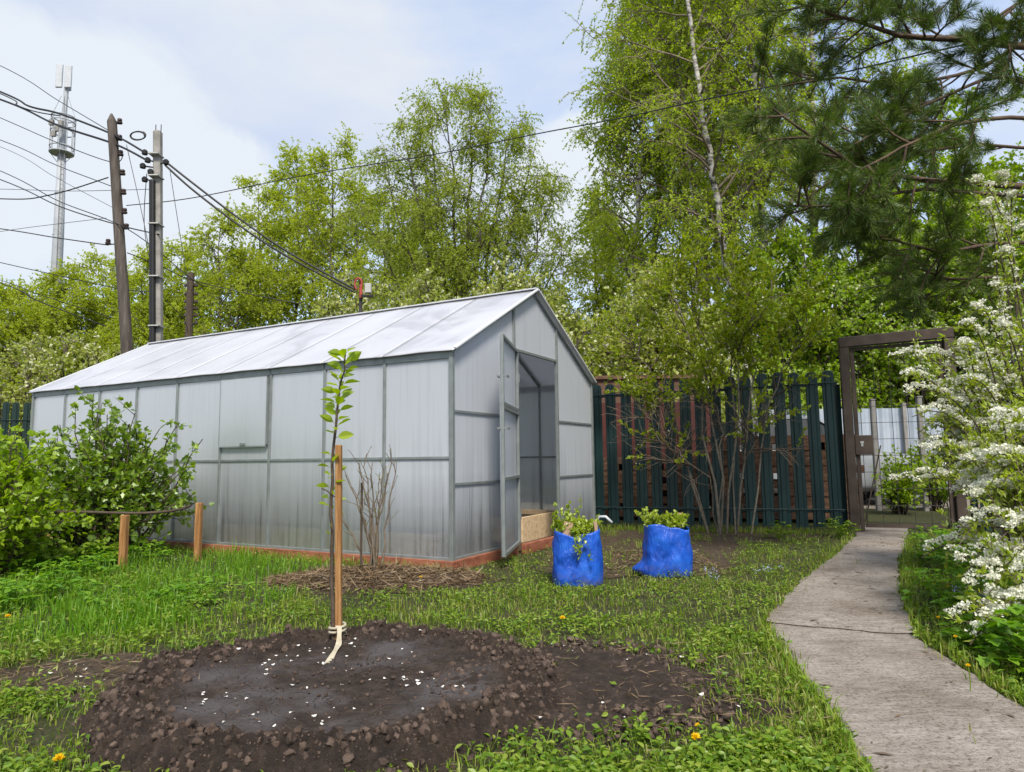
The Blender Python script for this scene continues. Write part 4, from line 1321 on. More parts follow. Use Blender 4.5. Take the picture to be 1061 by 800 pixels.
def mast():
    yb = 62.0
    x0 = D(57, 330, yb)[0]
    pz = lambda v: D(60, v, yb)[2]
    t = thing('cell_mast', 'tall pale phone mast with a caged platform and panel antennas', 'mast', (x0, yb, 0))
    x = lambda v: D(57 + (330 - v) * .042, v, yb)[0]
    zs = pz(158)
    mb = MB(); mb.tubes(np.array([[x0, yb, -.5], [x(240), yb, pz(240)], [x(158), yb, zs]]), [[.56, .44, .34]], 16, cap=True); mb.build('shaft', M['mast'], t, smooth=True)
    for zz in np.arange(6, zs, 4.0):
        mb = MB(); lathe(mb, [(.55 - zz * .006, zz - .08), (.585 - zz * .006, zz), (.55 - zz * .006, zz + .08)], (x0 + (x(158) - x0) * zz / zs, yb, 0), 16)
        mb.build('flange', M['mast'], t)
    xc = x(130); z0, z1, z2 = pz(159), pz(122), pz(100)
    mb = MB()
    for k in range(10):
        a_ = k * 2 * math.pi / 10
        q = np.array([math.cos(a_) * .98, math.sin(a_) * .98, 0])
        mb.tubes(np.array([[xc, yb, z0], [xc, yb, z1]]) + q, .055, 5)
    for k in range(4):
        a_ = k * math.pi / 2 + .4
        q = np.array([math.cos(a_), math.sin(a_), 0])
        mb.tubes(np.array([np.array([xc, yb, z1]) + q * .98, np.array([xc, yb, z2]) + q * .28]), .03, 5)
        mb.tubes(np.array([np.array([xc, yb, z0 - .9]) + q * .3, np.array([xc, yb, z0]) + q * .98]), .03, 5)
    for z in (z0, z0 + .55, (z0 + z1) / 2 + .3, z1 - .5, z1):
        th_ = np.linspace(0, 2 * math.pi, 25)
        mb.tubes(np.stack([xc + .98 * np.cos(th_), yb + .98 * np.sin(th_), np.full(25, z)], 1), .06, 5)
    mb.build('cage', M['mast'], t)
    mb = MB(); lathe(mb, [(.35, z0 - .05), (.98, z0), (.98, z0 + .06), (.3, z0 + .06)], (xc, yb, 0), 20); mb.build('platform', M['mast'], t)
    mb = MB(); mb.tubes(np.array([[xc, yb, z0], [xc + .1, yb, pz(92)], [xc + .15, yb, pz(72)]]), [[.26, .22, .16]], 8); mb.build('top_pipe', M['mast'], t)
    for dx, z_a, z_b, dy in ((-.42, 92, 68, -.2), (.50, 93, 70, -.3), (.05, 92, 74, .4)):
        mb = MB(); mb.box((x(80) + dx, yb + dy, (pz(z_a) + pz(z_b)) / 2), (.62 if dx else .4, .22, pz(z_b) - pz(z_a))); bevel(mb.build('panel_antenna', M['antenna'], t), .05)
    for dx, dz in ((-.45, .2), (.42, .1), (.1, -.4), (-.2, -.9)):
        mb = MB(); mb.box((xc + dx, yb - .95, (z0 + z1) / 2 + .6 + dz), (.4, .25, .5)); mb.build('radio_unit', M['grey_post'], t)
    mb = MB()
    for s in (-.16, .16): mb.tubes(np.array([[x0 + .62 + s, yb - .5, 2], [x(160) + .40 + s, yb - .5, zs]]), .025, 5)
    for q in np.linspace(0, 1, 60):
        c = np.array([x0 + .62, yb - .5, 2]) * (1 - q) + np.array([x(160) + .4, yb - .5, zs]) * q
        mb.tubes(np.array([c - [.16, 0, 0], c + [.16, 0, 0]]), .02, 4)
    mb.build('ladder', M['grey_post'], t)


mast()


def cable(label, pts, r, mat='black'):
    """smooth curve through the given points (u, v, distance)"""
    P = np.array([D(*p) for p in pts])
    if len(P) == 2: P = np.array([P[0], (P[0] + P[1]) / 2 + [0, 0, -.02 * np.linalg.norm(P[1] - P[0])], P[1]])
    out = []
    for i in range(len(P) - 1):
        p0, p1, p2, p3 = P[max(0, i - 1)], P[i], P[i + 1], P[min(len(P) - 1, i + 2)]
        for t in np.linspace(0, 1, 10, endpoint=False):
            out.append(.5 * ((2 * p1) + (-p0 + p2) * t + (2 * p0 - 5 * p1 + 4 * p2 - p3) * t * t + (-p0 + 3 * p1 - 3 * p2 + p3) * t ** 3))
    out.append(P[-1]); out = np.array(out)
    mb = MB(); mb.tubes(out, r, 6)
    return tag(mb.build('overhead_cable', M[mat], loc=P[-1], smooth=True), label, 'cable', 'overhead cables')


cable('thin top wire reaching the tip of the leaning wooden pole', [(-140, 8, 16), (0, 68, 14.4), (60, 104, 13.6), (112, 135, 13.05)], .009)
cable('thick black bundled cable drooping to the top of the wooden pole', [(-140, 40, 16), (0, 95, 14.4), (30, 110, 14), (62, 118, 13.6), (116, 139, 13.0), (150, 158, 12.4)], .021)
cable('twisted strand hanging just below the bundled cable at far left', [(-140, 42, 16.05), (0, 97, 14.4), (18, 109, 14.1), (38, 116, 13.9), (62, 120, 13.6)], .012)
cable('second thick black cable under the bundle, crossing the phone mast cage', [(-140, 58, 16), (0, 103, 14.4), (58, 129, 13.6), (118, 149, 13.0), (152, 166, 12.4)], .022)
cable('thin wire meeting the wooden pole at its third insulator', [(-140, 62, 16), (0, 122, 14.4), (60, 148, 13.6), (116, 168, 13.05), (128, 160, 13)], .009)
cable('thin wire meeting the wooden pole halfway between its insulators', [(-140, 98, 16), (0, 145, 14.4), (58, 171, 13.6), (120, 195, 13.05), (128, 202, 13)], .009, 'black')
cable('faint grey wire below the middle insulators of the wooden pole', [(-140, 104, 16), (0, 152, 14.4), (58, 184, 13.6), (130, 222, 13.05)], .006, 'grey_wire')
cable('pair strand slanting across the wooden pole toward the concrete pole foot', [(-140, 122, 16), (0, 177, 14.4), (60, 208, 13.7), (133, 238, 12.8), (200, 290, 12.8), (215, 297, 13.5)], .010)
cable('long black wire slanting down past the wooden pole at mid height', [(-140, 138, 16), (0, 186, 14.4), (62, 214, 13.7), (122, 233, 13.0), (165, 243, 12.3)], .012)
cable('black wire rising from the left to the wooden pole', [(-140, 196, 16), (0, 206, 14.4), (52, 202, 13.7), (112, 184, 13.0)], .012)
cable('level grey wire running behind the phone mast shaft', [(-140, 196, 18), (0, 196, 17), (70, 198, 16), (160, 196, 15)], .007, 'grey_wire')
cable('drooping black wire reaching the lowest insulator of the wooden pole', [(-140, 218, 16), (0, 237, 14.4), (56, 246, 13.7), (112, 254, 13.0)], .011)
cable('faint grey wire rising gently low on the left', [(-140, 262, 18), (0, 240, 16), (60, 232, 15), (110, 226, 14)], .006, 'grey_wire')
cable('wire low on the left passing behind the leaning pole over the tree tops', [(-140, 240, 16), (0, 272, 14.4), (58, 285, 14), (128, 300, 13.6), (165, 302, 12.6)], .009)
cable('lowest dark wire crossing the tree tops at the left edge', [(-140, 250, 16), (0, 293, 14.4), (40, 312, 14), (110, 338, 13.6)], .012)
cable('second lowest dark wire near the left edge', [(-140, 246, 16), (0, 290, 14.5), (40, 305, 14.2), (118, 330, 13.7)], .008)
cable('upper of two thick black cables sloping from the concrete pole to the red bracket', [(171, 167, 12.3), (200, 190, 12.35), (250, 228, 12.4), (300, 262, 12.45), (368, 300, 12.55)], .020)
cable('lower of two thick black cables sloping from the concrete pole to the red bracket', [(171, 171, 12.3), (200, 197, 12.35), (250, 235, 12.4), (300, 267, 12.45), (368, 303, 12.55)], .020)
cable('long thin wire rising across the whole sky to the pine', [(131, 213, 13.0), (200, 205, 12.6), (320, 181, 12), (450, 160, 11), (560, 138, 10), (640, 123, 9.2), (740, 101, 8.4), (860, 78, 7.4), (960, 55, 6.6), (1120, 20, 5.9)], .0085)
cable('dark wire sagging from the leaning pole behind the slim insulator pole', [(132, 262, 13), (165, 275, 13.2), (198, 290, 16.8), (260, 305, 17.5), (350, 322, 18)], .011)
cable('slack wire hanging from the concrete pole down to the greenhouse side', [(152, 180, 12.3), (150, 240, 12.8), (165, 300, 13), (190, 330, 14), (195, 345, 15)], .007, 'grey_wire')
cable('steep thin stay wire between the poles', [(131, 150, 12.9), (150, 235, 12.7), (168, 330, 12.6)], .007, 'grey_wire')
cable('second steep thin stay wire beside the concrete pole', [(176, 176, 12.2), (186, 240, 12.4), (196, 300, 12.8)], .006, 'grey_wire')

# ------------------------------------------------------------------ trees


def trunk_line(pts, n=10, wob=.0, seed=0):
    P = np.array(pts, float)
    t = np.linspace(0, len(P) - 1, n)
    i = np.minimum(t.astype(int), len(P) - 2); f_ = (t - i)[:, None]
    out = P[i] * (1 - f_) + P[i + 1] * f_
    g_ = np.random.default_rng(seed)
    out[1:-1] += g_.normal(size=(n - 2, 3)) * wob * [1, 1, 0]
    return out


def birch(name, label, cat, base, trunks, R0, env_lo, nprim, nsec, ntwig, nleaf, leaf, lsize, bark, rtrunk, seed, group=None, env_c=.5, droop=1.2, prim_ang=50, twig_len=.55, twigmat=None, rscale=1.0, flowers=None, skew=1.0, wfac=.7):
    """trunk(s) with limbs, hanging twigs and leaf-sized faces; trunks: list of polylines in world space"""
    g_ = np.random.default_rng(seed)
    t = thing(name, label, cat, base, 0, group)
    tm, fm = MB(), MB()
    fl = MB() if flowers else None
    for tr in trunks:
        tr = np.asarray(tr, float)
        L = len(tr)
        rr = rtrunk * (1 - np.linspace(0, 1, L)) ** .8 + .008
        tm.tubes(tr, rr[None], 9, m=0)
        one = tr[None]
        ln = lambda q, i: R0 * np.sqrt(np.clip(1 - ((q - env_c) / (1.04 - env_c if False else .0 + np.where(q > env_c, 1.03 - env_c, env_c - env_lo + .12))) ** 2, .02, 1)) * skew
        pr, tp_, _ = spawn(one, nprim, env_lo, .985, ln, prim_ang, droop * .35, 6, .10, .15, 9, g_)
        pl = np.linalg.norm(pr[:, -1] - pr[:, 0], axis=1)
        rp = np.clip(rtrunk * .42 * (1 - tp_) + .012, .01, .2)[:, None] * np.linspace(1, .25, 6)[None]
        tm.tubes(pr, rp, 5, m=1 if twigmat else 0)
        se, ts_, si = spawn(pr, nsec, .22, 1.0, lambda q, i: np.clip(pl[i] * .42 * (1.15 - q * .5), .25, 3.0), 42, droop * .5, 5, .14, .12, 14, g_)
        tm.tubes(se, np.linspace(.011, .005, 5)[None] * rscale, 3, m=1 if twigmat else 0)
        tw, tt_, ti = spawn(se, ntwig, .12, 1.0, lambda q, i: np.full(len(q), twig_len), 48, droop, 5, .12, 0, 16, g_)
        fm.tubes(tw[:, [0, 2, 4]], np.array([[.004, .003, .002]]) * rscale, 3, m=1)
        p, T = along(tw, nleaf, .05, 1.0, g_)
        d = nrm(T * .5 + g_.normal(size=p.shape) * .75 + np.array([0, 0, -.35]))
        leaf_quads(fm, p, d, lsize * g_.uniform(.65, 1.25, len(p)), wfac, .12, 0, 0, g_)
        if fl is not None:
            pick = g_.random(len(tw)) < flowers[0]
            q, T = along(tw[pick], flowers[1], .3, 1.0, g_)
            leaf_quads(fl, q, nrm(g_.normal(size=q.shape) + [0, 0, .4]), flowers[2] * g_.uniform(.6, 1.2, len(q)), .95, .2, 0, .3, g_)
    tm.build('trunk', [M[bark], M[twigmat or bark]], t, smooth=True)
    fm.build('crown', [M[leaf], M['twig']], t)
    if fl is not None: fl.build('blossom', M[flowers[3]], t)
    return t


# big hanging birch behind the greenhouse, several stems
bb = GX(478, 24.0)
def up(dx, dy, H, bend=0., b=bb): return trunk_line([b, b + [dx * .25, dy * .3, H * .4], b + [dx * .65, dy * .7, H * .72], b + [dx + bend, dy, H]], 12, .07, int(abs(dx * 100) + H * 7))
birch('birch_tree', 'broad airy birch with a rounded top rising behind the greenhouse roof', 'tree', bb,
      [up(dx, dy, H) for dx, dy, H in ((-3.7, .2, 10.2), (-3.0, .4, 12.0), (-2.1, -.3, 13.0), (-1.2, .4, 13.9), (-.4, -.2, 14.5), (.4, .5, 14.8), (1.2, -.3, 14.3), (2.0, .3, 13.4), (2.8, -.2, 12.3), (3.5, .2, 10.6), (3.9, 0, 8.6), (-.2, -.6, 10.0), (1.6, .7, 10.5))],
      1.45, .2, 20, 8, 5, 11, 'big_birch_leaf', .078, 'bark_dark', .07, 21, 'trees behind the greenhouse', env_c=.6, droop=1.3, twig_len=.8, twigmat='dark_twig', rscale=.9)


def far_tree(u, v, y, wide, label, seed, leaf='far_leaf', n=None):
    b_ = GX(u, y); H = D(u, v, y)[2]
    tr = trunk_line([b_, b_ + [wide * .05, 0, H * .5], b_ + [-wide * .04, 0, H]], 10, .08, seed)
    tr2 = trunk_line([b_ + [.1, 0, 0], b_ + [wide * .35, 0, H * .45], b_ + [wide * .5, .2, H * .86]], 9, .08, seed + 1)
    return birch('tall_tree', label, 'tree', b_, [tr, tr2], wide, .12, 30, 7, 6, 13, leaf, .115 * y / 34, 'bark_dark', .12, seed, 'trees behind the greenhouse', env_c=.36, droop=.8, prim_ang=42, twig_len=.8, twigmat='dark_twig', rscale=1.2)


FAR = [(340, 150, 32, 2.5, 'slender tree with a thin feathery top left of the broad birch'),
       (302, 160, 35, 2.2, 'feathery tree with bare upper twigs second left of the broad birch'),
       (262, 190, 36, 2.3, 'bright green tree in the gap right of the concrete pole'),
       (222, 232, 33, 2.2, 'bushy green tree directly above the slim insulator pole'),
       (182, 258, 36, 2.4, 'leafy tree right behind the concrete pole'),
       (142, 272, 34, 2.4, 'leafy tree between the two utility poles'),
       (100, 276, 38, 2.6, 'leafy tree left of the leaning wooden pole'),
       (62, 284, 36, 2.5, 'leafy tree at the foot of the phone mast'),
       (22, 300, 38, 2.6, 'rounded tree near the left edge of the wood'),
       (-30, 305, 36, 2.6, 'tree cut by the left edge of the picture'),
       (398, 205, 37, 2.4, 'slim tree just behind the left shoulder of the broad birch'),
       (578, 300, 30, 1.2, 'thin pale tree in the gap between the broad birch and the right hand birches'),
       (622, 200, 30, 1.3, 'wispy tree at the left flank of the right hand birches'),
       (440, 215, 40, 2.6, 'green tree far behind the middle of the broad birch')]
for i, (u, v, y, wd, lab) in enumerate(FAR):
    far_tree(u, v, y, wd, lab, 40 + i, 'pale_leaf' if i in (11,) else 'far_leaf')

# filler wood far behind: reads as one mass
wm = MB(); g_ = np.random.default_rng(5)
n = 26000
xx = g_.uniform(-46, 46, n); yy = 52 + g_.random(n) * 14
top = 9.5 + np.array([noise.noise(Vector((x * .22, 3, 1))) * 2.6 + noise.noise(Vector((x * .9, 1, 7))) * 1.4 for x in xx])
zz = g_.random(n) ** .8 * top
p = np.stack([xx, yy, zz], 1)
leaf_quads(wm, p, nrm(g_.normal(size=p.shape)), g_.uniform(.25, .55, n), .8, .15, 0, 0, g_)
tag(wm.build('far_wood', M['far_leaf']), 'distant mass of green wood closing the view behind the trees', 'wood', kind='stuff')

# right-hand white-stemmed birches
def tk(pix, y, H):
    P = [D(u, v, y) for u, v in pix]
    g0 = upto_ground(P[0], P[-1])
    P = [g0] + P[::-1]
    d_ = nrm(P[-1] - P[-2]); d_[2] = abs(d_[2])
    while P[-1][2] < H: d_ = nrm(d_ * np.array([.6, .6, 1])); P.append(P[-1] + d_ * 1.6 + [random.uniform(-.13, .13), random.uniform(-.1, .1), 0])
    return trunk_line(P, 20, .035, int(H * 10 + y)), g0


for i, (pix, y, H, R0, lab, rt_) in enumerate([
        ([(731, 144), (741, 200), (752, 262), (768, 345)], 14.0, 14.5, 2.1, 'tall white stemmed birch leaning left, foremost of the right hand birches', .078),
        ([(786, 150), (788, 190), (793, 245), (805, 345)], 15.0, 15.5, 2.3, 'upright white stemmed birch to the right of the leaning one', .12),
        ([(710, 130), (718, 192), (727, 267), (738, 340)], 16.0, 13.5, 2.3, 'thinner birch with a pale stem at the left of the group', .09),
        ([(842, 160), (845, 245), (847, 337)], 16.5, 14.5, 2.2, 'birch half hidden behind the pine boughs', .12),
        ([(688, 140), (680, 230), (672, 330)], 19.0, 15.0, 2.2, 'slender birch forming the left flank of the right hand birches', .10),
        ([(716, 60), (712, 180), (708, 330)], 20.0, 18.0, 2.3, 'tallest birch rearing up behind the others to the top of the picture', .11),
        ([(664, 170), (660, 230), (656, 330)], 17.5, 11.5, 1.9, 'shorter bright birch at the lower left of the white stemmed group', .08),
        ([(738, 30), (742, 160), (746, 330)], 18.0, 17.0, 2.3, 'full crowned birch between the leaning stem and the rear birch', .09),
        ([(750, 60), (757, 180), (762, 330)], 21.0, 17.5, 2.3, 'rear birch filling the crown gap between the white stems', .10)]):
    tr, g0 = tk(pix, y, H)
    birch('birch_tree', lab, 'tree', g0, [tr], R0 * 1.1, .17, 48, 8, 7, 12, 'birch_leaf', .058 * y / 15, 'birch_bark', rt_, 70 + i, 'white stemmed birches behind the fence', env_c=.42, droop=1.1, prim_ang=46, twig_len=.55, twigmat='twig', rscale=1.0)

# leafy and blossoming trees behind the gate
for i, (u, v, y, wd, leaf, lab, fl) in enumerate([
        (905, 215, 15, 1.7, 'maple_leaf', 'fresh green leafy tree with some bloom framed by the gate opening', (.22, 4, .05, 'cream_flower')),
        (850, 250, 14.8, 1.5, 'maple_leaf', 'fresh green leafy tree with some bloom between birches and gate', (.15, 4, .05, 'cream_flower')),
        (955, 235, 14.6, 1.7, 'maple_leaf', 'bird cherry in cream bloom above the right gate post', (.55, 5, .055, 'cream_flower')),
        (1030, 190, 15.0, 1.9, 'maple_leaf', 'bird cherry in bloom at the right behind the pine', (.5, 5, .055, 'cream_flower')),
        (1100, 120, 15, 2.2, 'maple_leaf', 'tall leafy tree beyond the right edge of the picture', None),
        (985, 90, 17, 2.0, 'maple_leaf', 'tall leafy tree showing through the pine needles', None),
        (800, 285, 14.3, 1.2, 'maple_leaf', 'low leafy tree behind the fence pickets near the gate', (.12, 4, .05, 'cream_flower')),
        (690, 300, 12.5, 1.2, 'pale_leaf', 'low pale flowering tree behind the fence near the brick shed', (.2, 4, .05, 'cream_flower'))]):
    b_ = GX(u, y); H = D(u, v, y)[2]
    tr = trunk_line([b_, b_ + [.1, 0, H * .5], b_ + [-.1, 0, H]], 9, .05, i)
    tr2 = trunk_line([b_ + [.05, 0, 0], b_ + [wd * .3, .1, H * .4], b_ + [wd * .55, 0, H * .8]], 9, .05, i + 3)
    tr3 = trunk_line([b_ + [-.05, 0, 0], b_ + [-wd * .3, .1, H * .4], b_ + [-wd * .55, 0, H * .8]], 9, .05, i + 6)
    birch('leafy_tree', lab, 'tree', b_, [tr, tr2, tr3], wd, .12, 20, 7, 5, 8, leaf, .08 * y / 13, 'bark_dark', .07, 120 + i, 'leafy trees behind the fence', env_c=.4, droop=.3, prim_ang=50, twig_len=.4, twigmat='dark_twig', flowers=fl, wfac=.8)

# cream-flowering bushes over the greenhouse ridge and at far left
for i, (u, v, y, wd, lab) in enumerate([
        (368, 296, 14, .65, 'cream flowering bird cherry under the red bracket'),
        (447, 296, 14.5, .7, 'cream flowering bird cherry peeping over the middle of the roof ridge'),
        (520, 280, 13.5, .6, 'cream flowering bird cherry behind the peak of the gable'),
        (556, 296, 13.5, .6, 'cream flowering bush just right of the gable peak'),
        (60, 362, 15, 1.2, 'pale flowering bush above the left fence'),
        (20, 378, 14, .9, 'pale flowering bush at the left edge over the fence'),
        (600, 350, 12, .9, 'pale green bush behind the right roof slope')]):
    b_ = GX(u, y); H = D(u, v, y)[2]
    tr = [trunk_line([b_, b_ + [s * wd * .3, 0, H * .55], b_ + [s * wd * .7, .1 * s, H * (1 - .12 * abs(s))]], 8, .04, i + 10 + s) for s in (-1, 0, 1)]
    birch('flowering_bush', lab, 'bush', b_, tr, wd * .8, .35, 12, 6, 3, 6, 'pale_leaf', .075, 'bark_dark', .04, 160 + i, 'flowering bushes beyond the garden', env_c=.75, droop=.2, prim_ang=48, twig_len=.3, twigmat='dark_twig', flowers=(.42, 5, .065, 'cream_flower'), wfac=.8)

# ------------------------------------------------------------------ multi-stem shrub in front of the fence
sb = np.array([2.36, 7.72, 0.0])
g_ = np.random.default_rng(31)
t = thing('multi_stem_shrub', 'tall multi stemmed shrub with olive leaves in front of the picket fence', 'shrub', sb)
tm, fm, ff = MB(), MB(), MB()
ends = [(668, 430, -.1, .85), (650, 350, .1, .9), (690, 290, -.2, 1.0), (720, 272, .2, 1.0), (762, 275, .1, 1.0), (800, 300, -.2, .95), (838, 330, .1, .9), (792, 440, -.25, .8), (740, 400, -.3, .8), (705, 460, -.2, .6), (775, 330, -.3, .9)]
st = []
for i, (u, v, dy, _) in enumerate(ends):
    e = D(u, v, sb[1] + dy)
    b0 = sb + [float(np.clip((e[0] - sb[0]) * .22, -.24, .24)) + g_.normal() * .03, g_.normal() * .07, 0]
    mid_ = b0 + (e - b0) * np.array([.42, .5, .55]) + [g_.normal() * .05, 0, .08]
    mid2 = b0 + (e - b0) * np.array([.75, .8, .82]) + [g_.normal() * .05, 0, .05]
    st.append(trunk_line([b0, mid_, mid2, e], 10, .026, i))
st = np.array(st)
tm.tubes(st, np.linspace(.0135, .004, 10)[None] * g_.uniform(.7, 1.15, (len(st), 1)), 7)
br_, _, _ = spawn(st, 12, .36, 1.0, lambda q, i: .55 * (1.2 - q * .5), 48, -.1, 6, .12, .25, 14, g_)
tm.tubes(br_, np.linspace(.008, .003, 6)[None], 4, m=1)
tw, _, _ = spawn(br_, 8, .2, 1.0, lambda q, i: np.full(len(q), .28), 45, .1, 4, .12, .15, 16, g_)
fm.tubes(tw, np.linspace(.003, .0015, 4)[None], 3, m=1)
kp = (tw[:, -1, 2] > 1.55) | (g_.random(len(tw)) < .12)
p, T = along(tw[kp], 20, .1, 1.0, g_)
leaf_quads(fm, p, nrm(T * .7 + g_.normal(size=p.shape) * .6 + [0, 0, .2]), .045 * g_.uniform(.6, 1.25, len(p)), .65, .15, 0, .2, g_)
p, T = along(tw[kp][g_.random(kp.sum()) < .10], 6, .6, 1, g_)
leaf_quads(ff, p + g_.normal(size=p.shape) * .02, nrm(g_.normal(size=p.shape)), .028, .95, .2, 0, .3, g_)
tm.build('stems', [M['pale_stem'], M['dark_twig']], t, smooth=True)
fm.build('foliage', [M['olive_leaf'], M['twig']], t)
ff.build('blossom', M['cream_flower'], t)

# ------------------------------------------------------------------ pine at the right
g_ = np.random.default_rng(77)
PB = np.array([6.5, 6.1, 0.0])
t = thing('pine_tree', 'dark green pine reaching its long needled boughs in from the right', 'tree', PB)
tm, nm = MB(), MB()
tm.tubes(trunk_line([PB, PB + [.05, 0, 3], PB + [-.05, 0, 6], PB + [0, 0, 9.5]], 12, .02, 3), np.linspace(.17, .03, 12)[None], 12)


def bough(px, r0):
    P = [np.array([PB[0], PB[1], D(*px[0])[2] + .15])] + [D(*q) for q in px]
    return trunk_line(P, 14, .012, int(r0 * 1000)), r0


BO = [bough([(1061, 47, 5.6), (990, 40, 5.35), (935, 38, 5.2), (880, 20, 5.1), (830, 4, 5.0)], .040),
      bough([(1090, 90, 5.9), (1030, 78, 5.6), (985, 98, 5.4), (930, 122, 5.2), (885, 150, 5.0)], .022),
      bough([(1100, 195, 5.8), (1010, 190, 5.4), (950, 186, 5.2), (895, 178, 5.0), (850, 150, 4.9), (800, 112, 4.8)], .034),
      bough([(1080, 205, 5.6), (950, 196, 5.3), (905, 205, 5.1), (865, 214, 5.0), (822, 213, 4.9)], .020),
      bough([(1061, -20, 5.8), (960, -18, 5.4), (890, -12, 5.1), (835, -6, 5.0)], .030),
      bough([(1100, 250, 5.9), (1030, 252, 5.7), (980, 262, 5.5), (925, 250, 5.3), (905, 232, 5.2)], .022),
      bough([(1100, 285, 6.0), (1040, 286, 5.9), (985, 290, 5.8), (945, 276, 5.7)], .018),
      bough([(1061, 120, 5.0), (990, 128, 4.8), (940, 150, 4.7), (880, 185, 4.6)], .020),
      bough([(1100, 20, 6.4), (1010, 75, 6.2), (940, 88, 6.0), (860, 80, 5.8), (800, 92, 5.7)], .024),
      bough([(1100, 155, 6.6), (1010, 150, 6.4), (930, 160, 6.2), (870, 168, 6.0)], .022),
      bough([(1110, -60, 6.2), (1020, -60, 6.0), (930, -70, 5.8), (850, -60, 5.6)], .03),
      bough([(1100, -5, 5.5), (1061, 0, 5.3), (1035, 20, 5.2), (1045, 70, 5.1)], .016)]
for px, r0 in BO:
    tm.tubes(px, np.linspace(r0, .007, 14)[None], 7)
bo = np.array([q for q, _ in BO])
s1, _, _ = spawn(bo, 12, .40, 1.0, lambda q, i: .52 * (1.25 - q * .6), 50, .0, 6, .10, .05, 12, g_)
tm.tubes(s1, np.linspace(.010, .005, 6)[None], 5)
s2, _, _ = spawn(s1, 5, .25, 1.0, lambda q, i: np.full(len(q), .20), 42, -.2, 4, .08, .1, 12, g_)
tm.tubes(s2, np.linspace(.005, .004, 4)[None], 4)
sh = np.concatenate([s2, s1[:, 2:6], bo[:, -4:]])
p, T = along(sh, 165, .12, 1.0, g_)
q = nrm(np.cross(T, g_.normal(size=T.shape)))
d = nrm(T * .75 + q * .75 + g_.normal(size=T.shape) * .12)
leaf_quads(nm, p, d, .078 * g_.uniform(.7, 1.2, len(p)), .042, .0, 0, 0, g_)
p = sh[:, -1]; T = nrm(sh[:, -1] - sh[:, -2])
p = np.repeat(p, 40, 0); T = np.repeat(T, 40, 0)
d = nrm(T + g_.normal(size=T.shape) * .42)
leaf_quads(nm, p, d, .08 * g_.uniform(.7, 1.2, len(p)), .042, .0, 0, 0, g_)
tm.build('trunk', M['pine_bark'], t, smooth=True)
nm.build('needles', M['needle'], t)

# ------------------------------------------------------------------ white spirea shrubs at the right


def spirea(label, base, ntip, seed, tips, fsize=1.0):
    g_ = np.random.default_rng(seed)
    t = thing('flowering_shrub', label, 'shrub', base, 0, 'white flowering shrubs beside the path')
    tm, lm, fm = MB(), MB(), MB()
    P = []
    for e in tips:
        b0 = base + [g_.normal() * .10, g_.normal() * .10, 0]
        m1 = b0 + (e - b0) * np.array([.25, .25, .62]); m1[2] += .12
        m2 = b0 + (e - b0) * np.array([.62, .62, 1.0]); m2[2] += .13 + g_.random() * .1
        c = []
        for s in np.linspace(0, 1, 10):
            c.append((1 - s) ** 3 * b0 + 3 * (1 - s) ** 2 * s * m1 + 3 * (1 - s) * s * s * m2 + s ** 3 * e)
        P.append(c)
    P = np.array(P)
    tm.tubes(P, np.linspace(.008, .0025, 10)[None], 5)
    tw, _, _ = spawn(P, 8, .25, .92, lambda q, i: np.full(len(q), .14), 48, -.1, 4, .1, .25, 14, g_)
    lm.tubes(tw, np.linspace(.0025, .0012, 4)[None], 3, m=1)
    p, T = along(tw, 13, .05, 1, g_)
    leaf_quads(lm, p, nrm(T * .8 + g_.normal(size=p.shape) * .55 + [0, 0, .25]), .034 * g_.uniform(.6, 1.25, len(p)), .42, .12, 0, .25, g_)
    p, T = along(P, 52, .3, .97, g_)
    leaf_quads(lm, p, nrm(T * .5 + g_.normal(size=p.shape) * .7), .038 * g_.uniform(.6, 1.2, len(p)), .42, .12, 0, .2, g_)
    # corymbs sit on the upper side of the arching outer half of most stems
    sel = g_.random(len(P)) < .9
    c, T = along(P[sel], 26, .60, 1.0, g_)
    c = c + np.stack([g_.normal(size=len(c)) * .014, g_.normal(size=len(c)) * .014, np.abs(g_.normal(size=len(c))) * .014 + .016], 1)
    k = 17
    off = nrm(g_.normal(size=(len(c), k, 3)) + [0, 0, .75]) * (g_.uniform(.35, 1.0, (len(c), k, 1)) ** .5) * np.array([.024, .024, .014]) * fsize
    q = (c[:, None] + off).reshape(-1, 3)
    dd = nrm(off.reshape(-1, 3) * 20 + g_.normal(size=q.shape) * .9)
    dd = nrm(np.cross(dd, g_.normal(size=dd.shape)))
    leaf_quads(fm, q - dd * .004, dd, .0115 * g_.uniform(.7, 1.25, len(q)) * fsize, 1.0, .15, 0, .35, g_)
    tm.build('stems', M['dark_twig'], t, smooth=True)
    lm.build('foliage', [M['spirea_leaf'], M['twig']], t)
    fm.build('blossom', M['flower'], t)
    return t


g_ = np.random.default_rng(3)
tips = []
base = np.array([3.42, 4.5, 0.0])
for i in range(105):
    a = g_.uniform(0, 2 * math.pi); r = math.sqrt(g_.uniform(.15, 1)) * .80
    z = .55 + 1.35 * (1 - r) * g_.uniform(.7, 1.25) + g_.uniform(-.25, .25)
    tips.append(base + [r * math.cos(a) * .82, r * math.sin(a), max(.12, z)])
for u, v, y in [(1012, 190, 4.4), (1020, 215, 4.3), (1030, 238, 4.4), (1040, 262, 4.3), (1010, 322, 4.2), (1030, 300, 4.3), (1000, 338, 4.1), (948, 372, 4.2), (930, 392, 4.1), (938, 410, 4.0), (945, 432, 4.0),
                (1000, 358, 4.0), (1035, 340, 3.9), (925, 500, 4.1), (945, 505, 4.0), (960, 470, 3.9), (1050, 205, 4.5), (1061, 240, 4.4), (1040, 185, 4.6), (925, 372, 4.4), (985, 402, 4.3), (1000, 395, 3.9)]:
    tips.append(D(u, v, y))
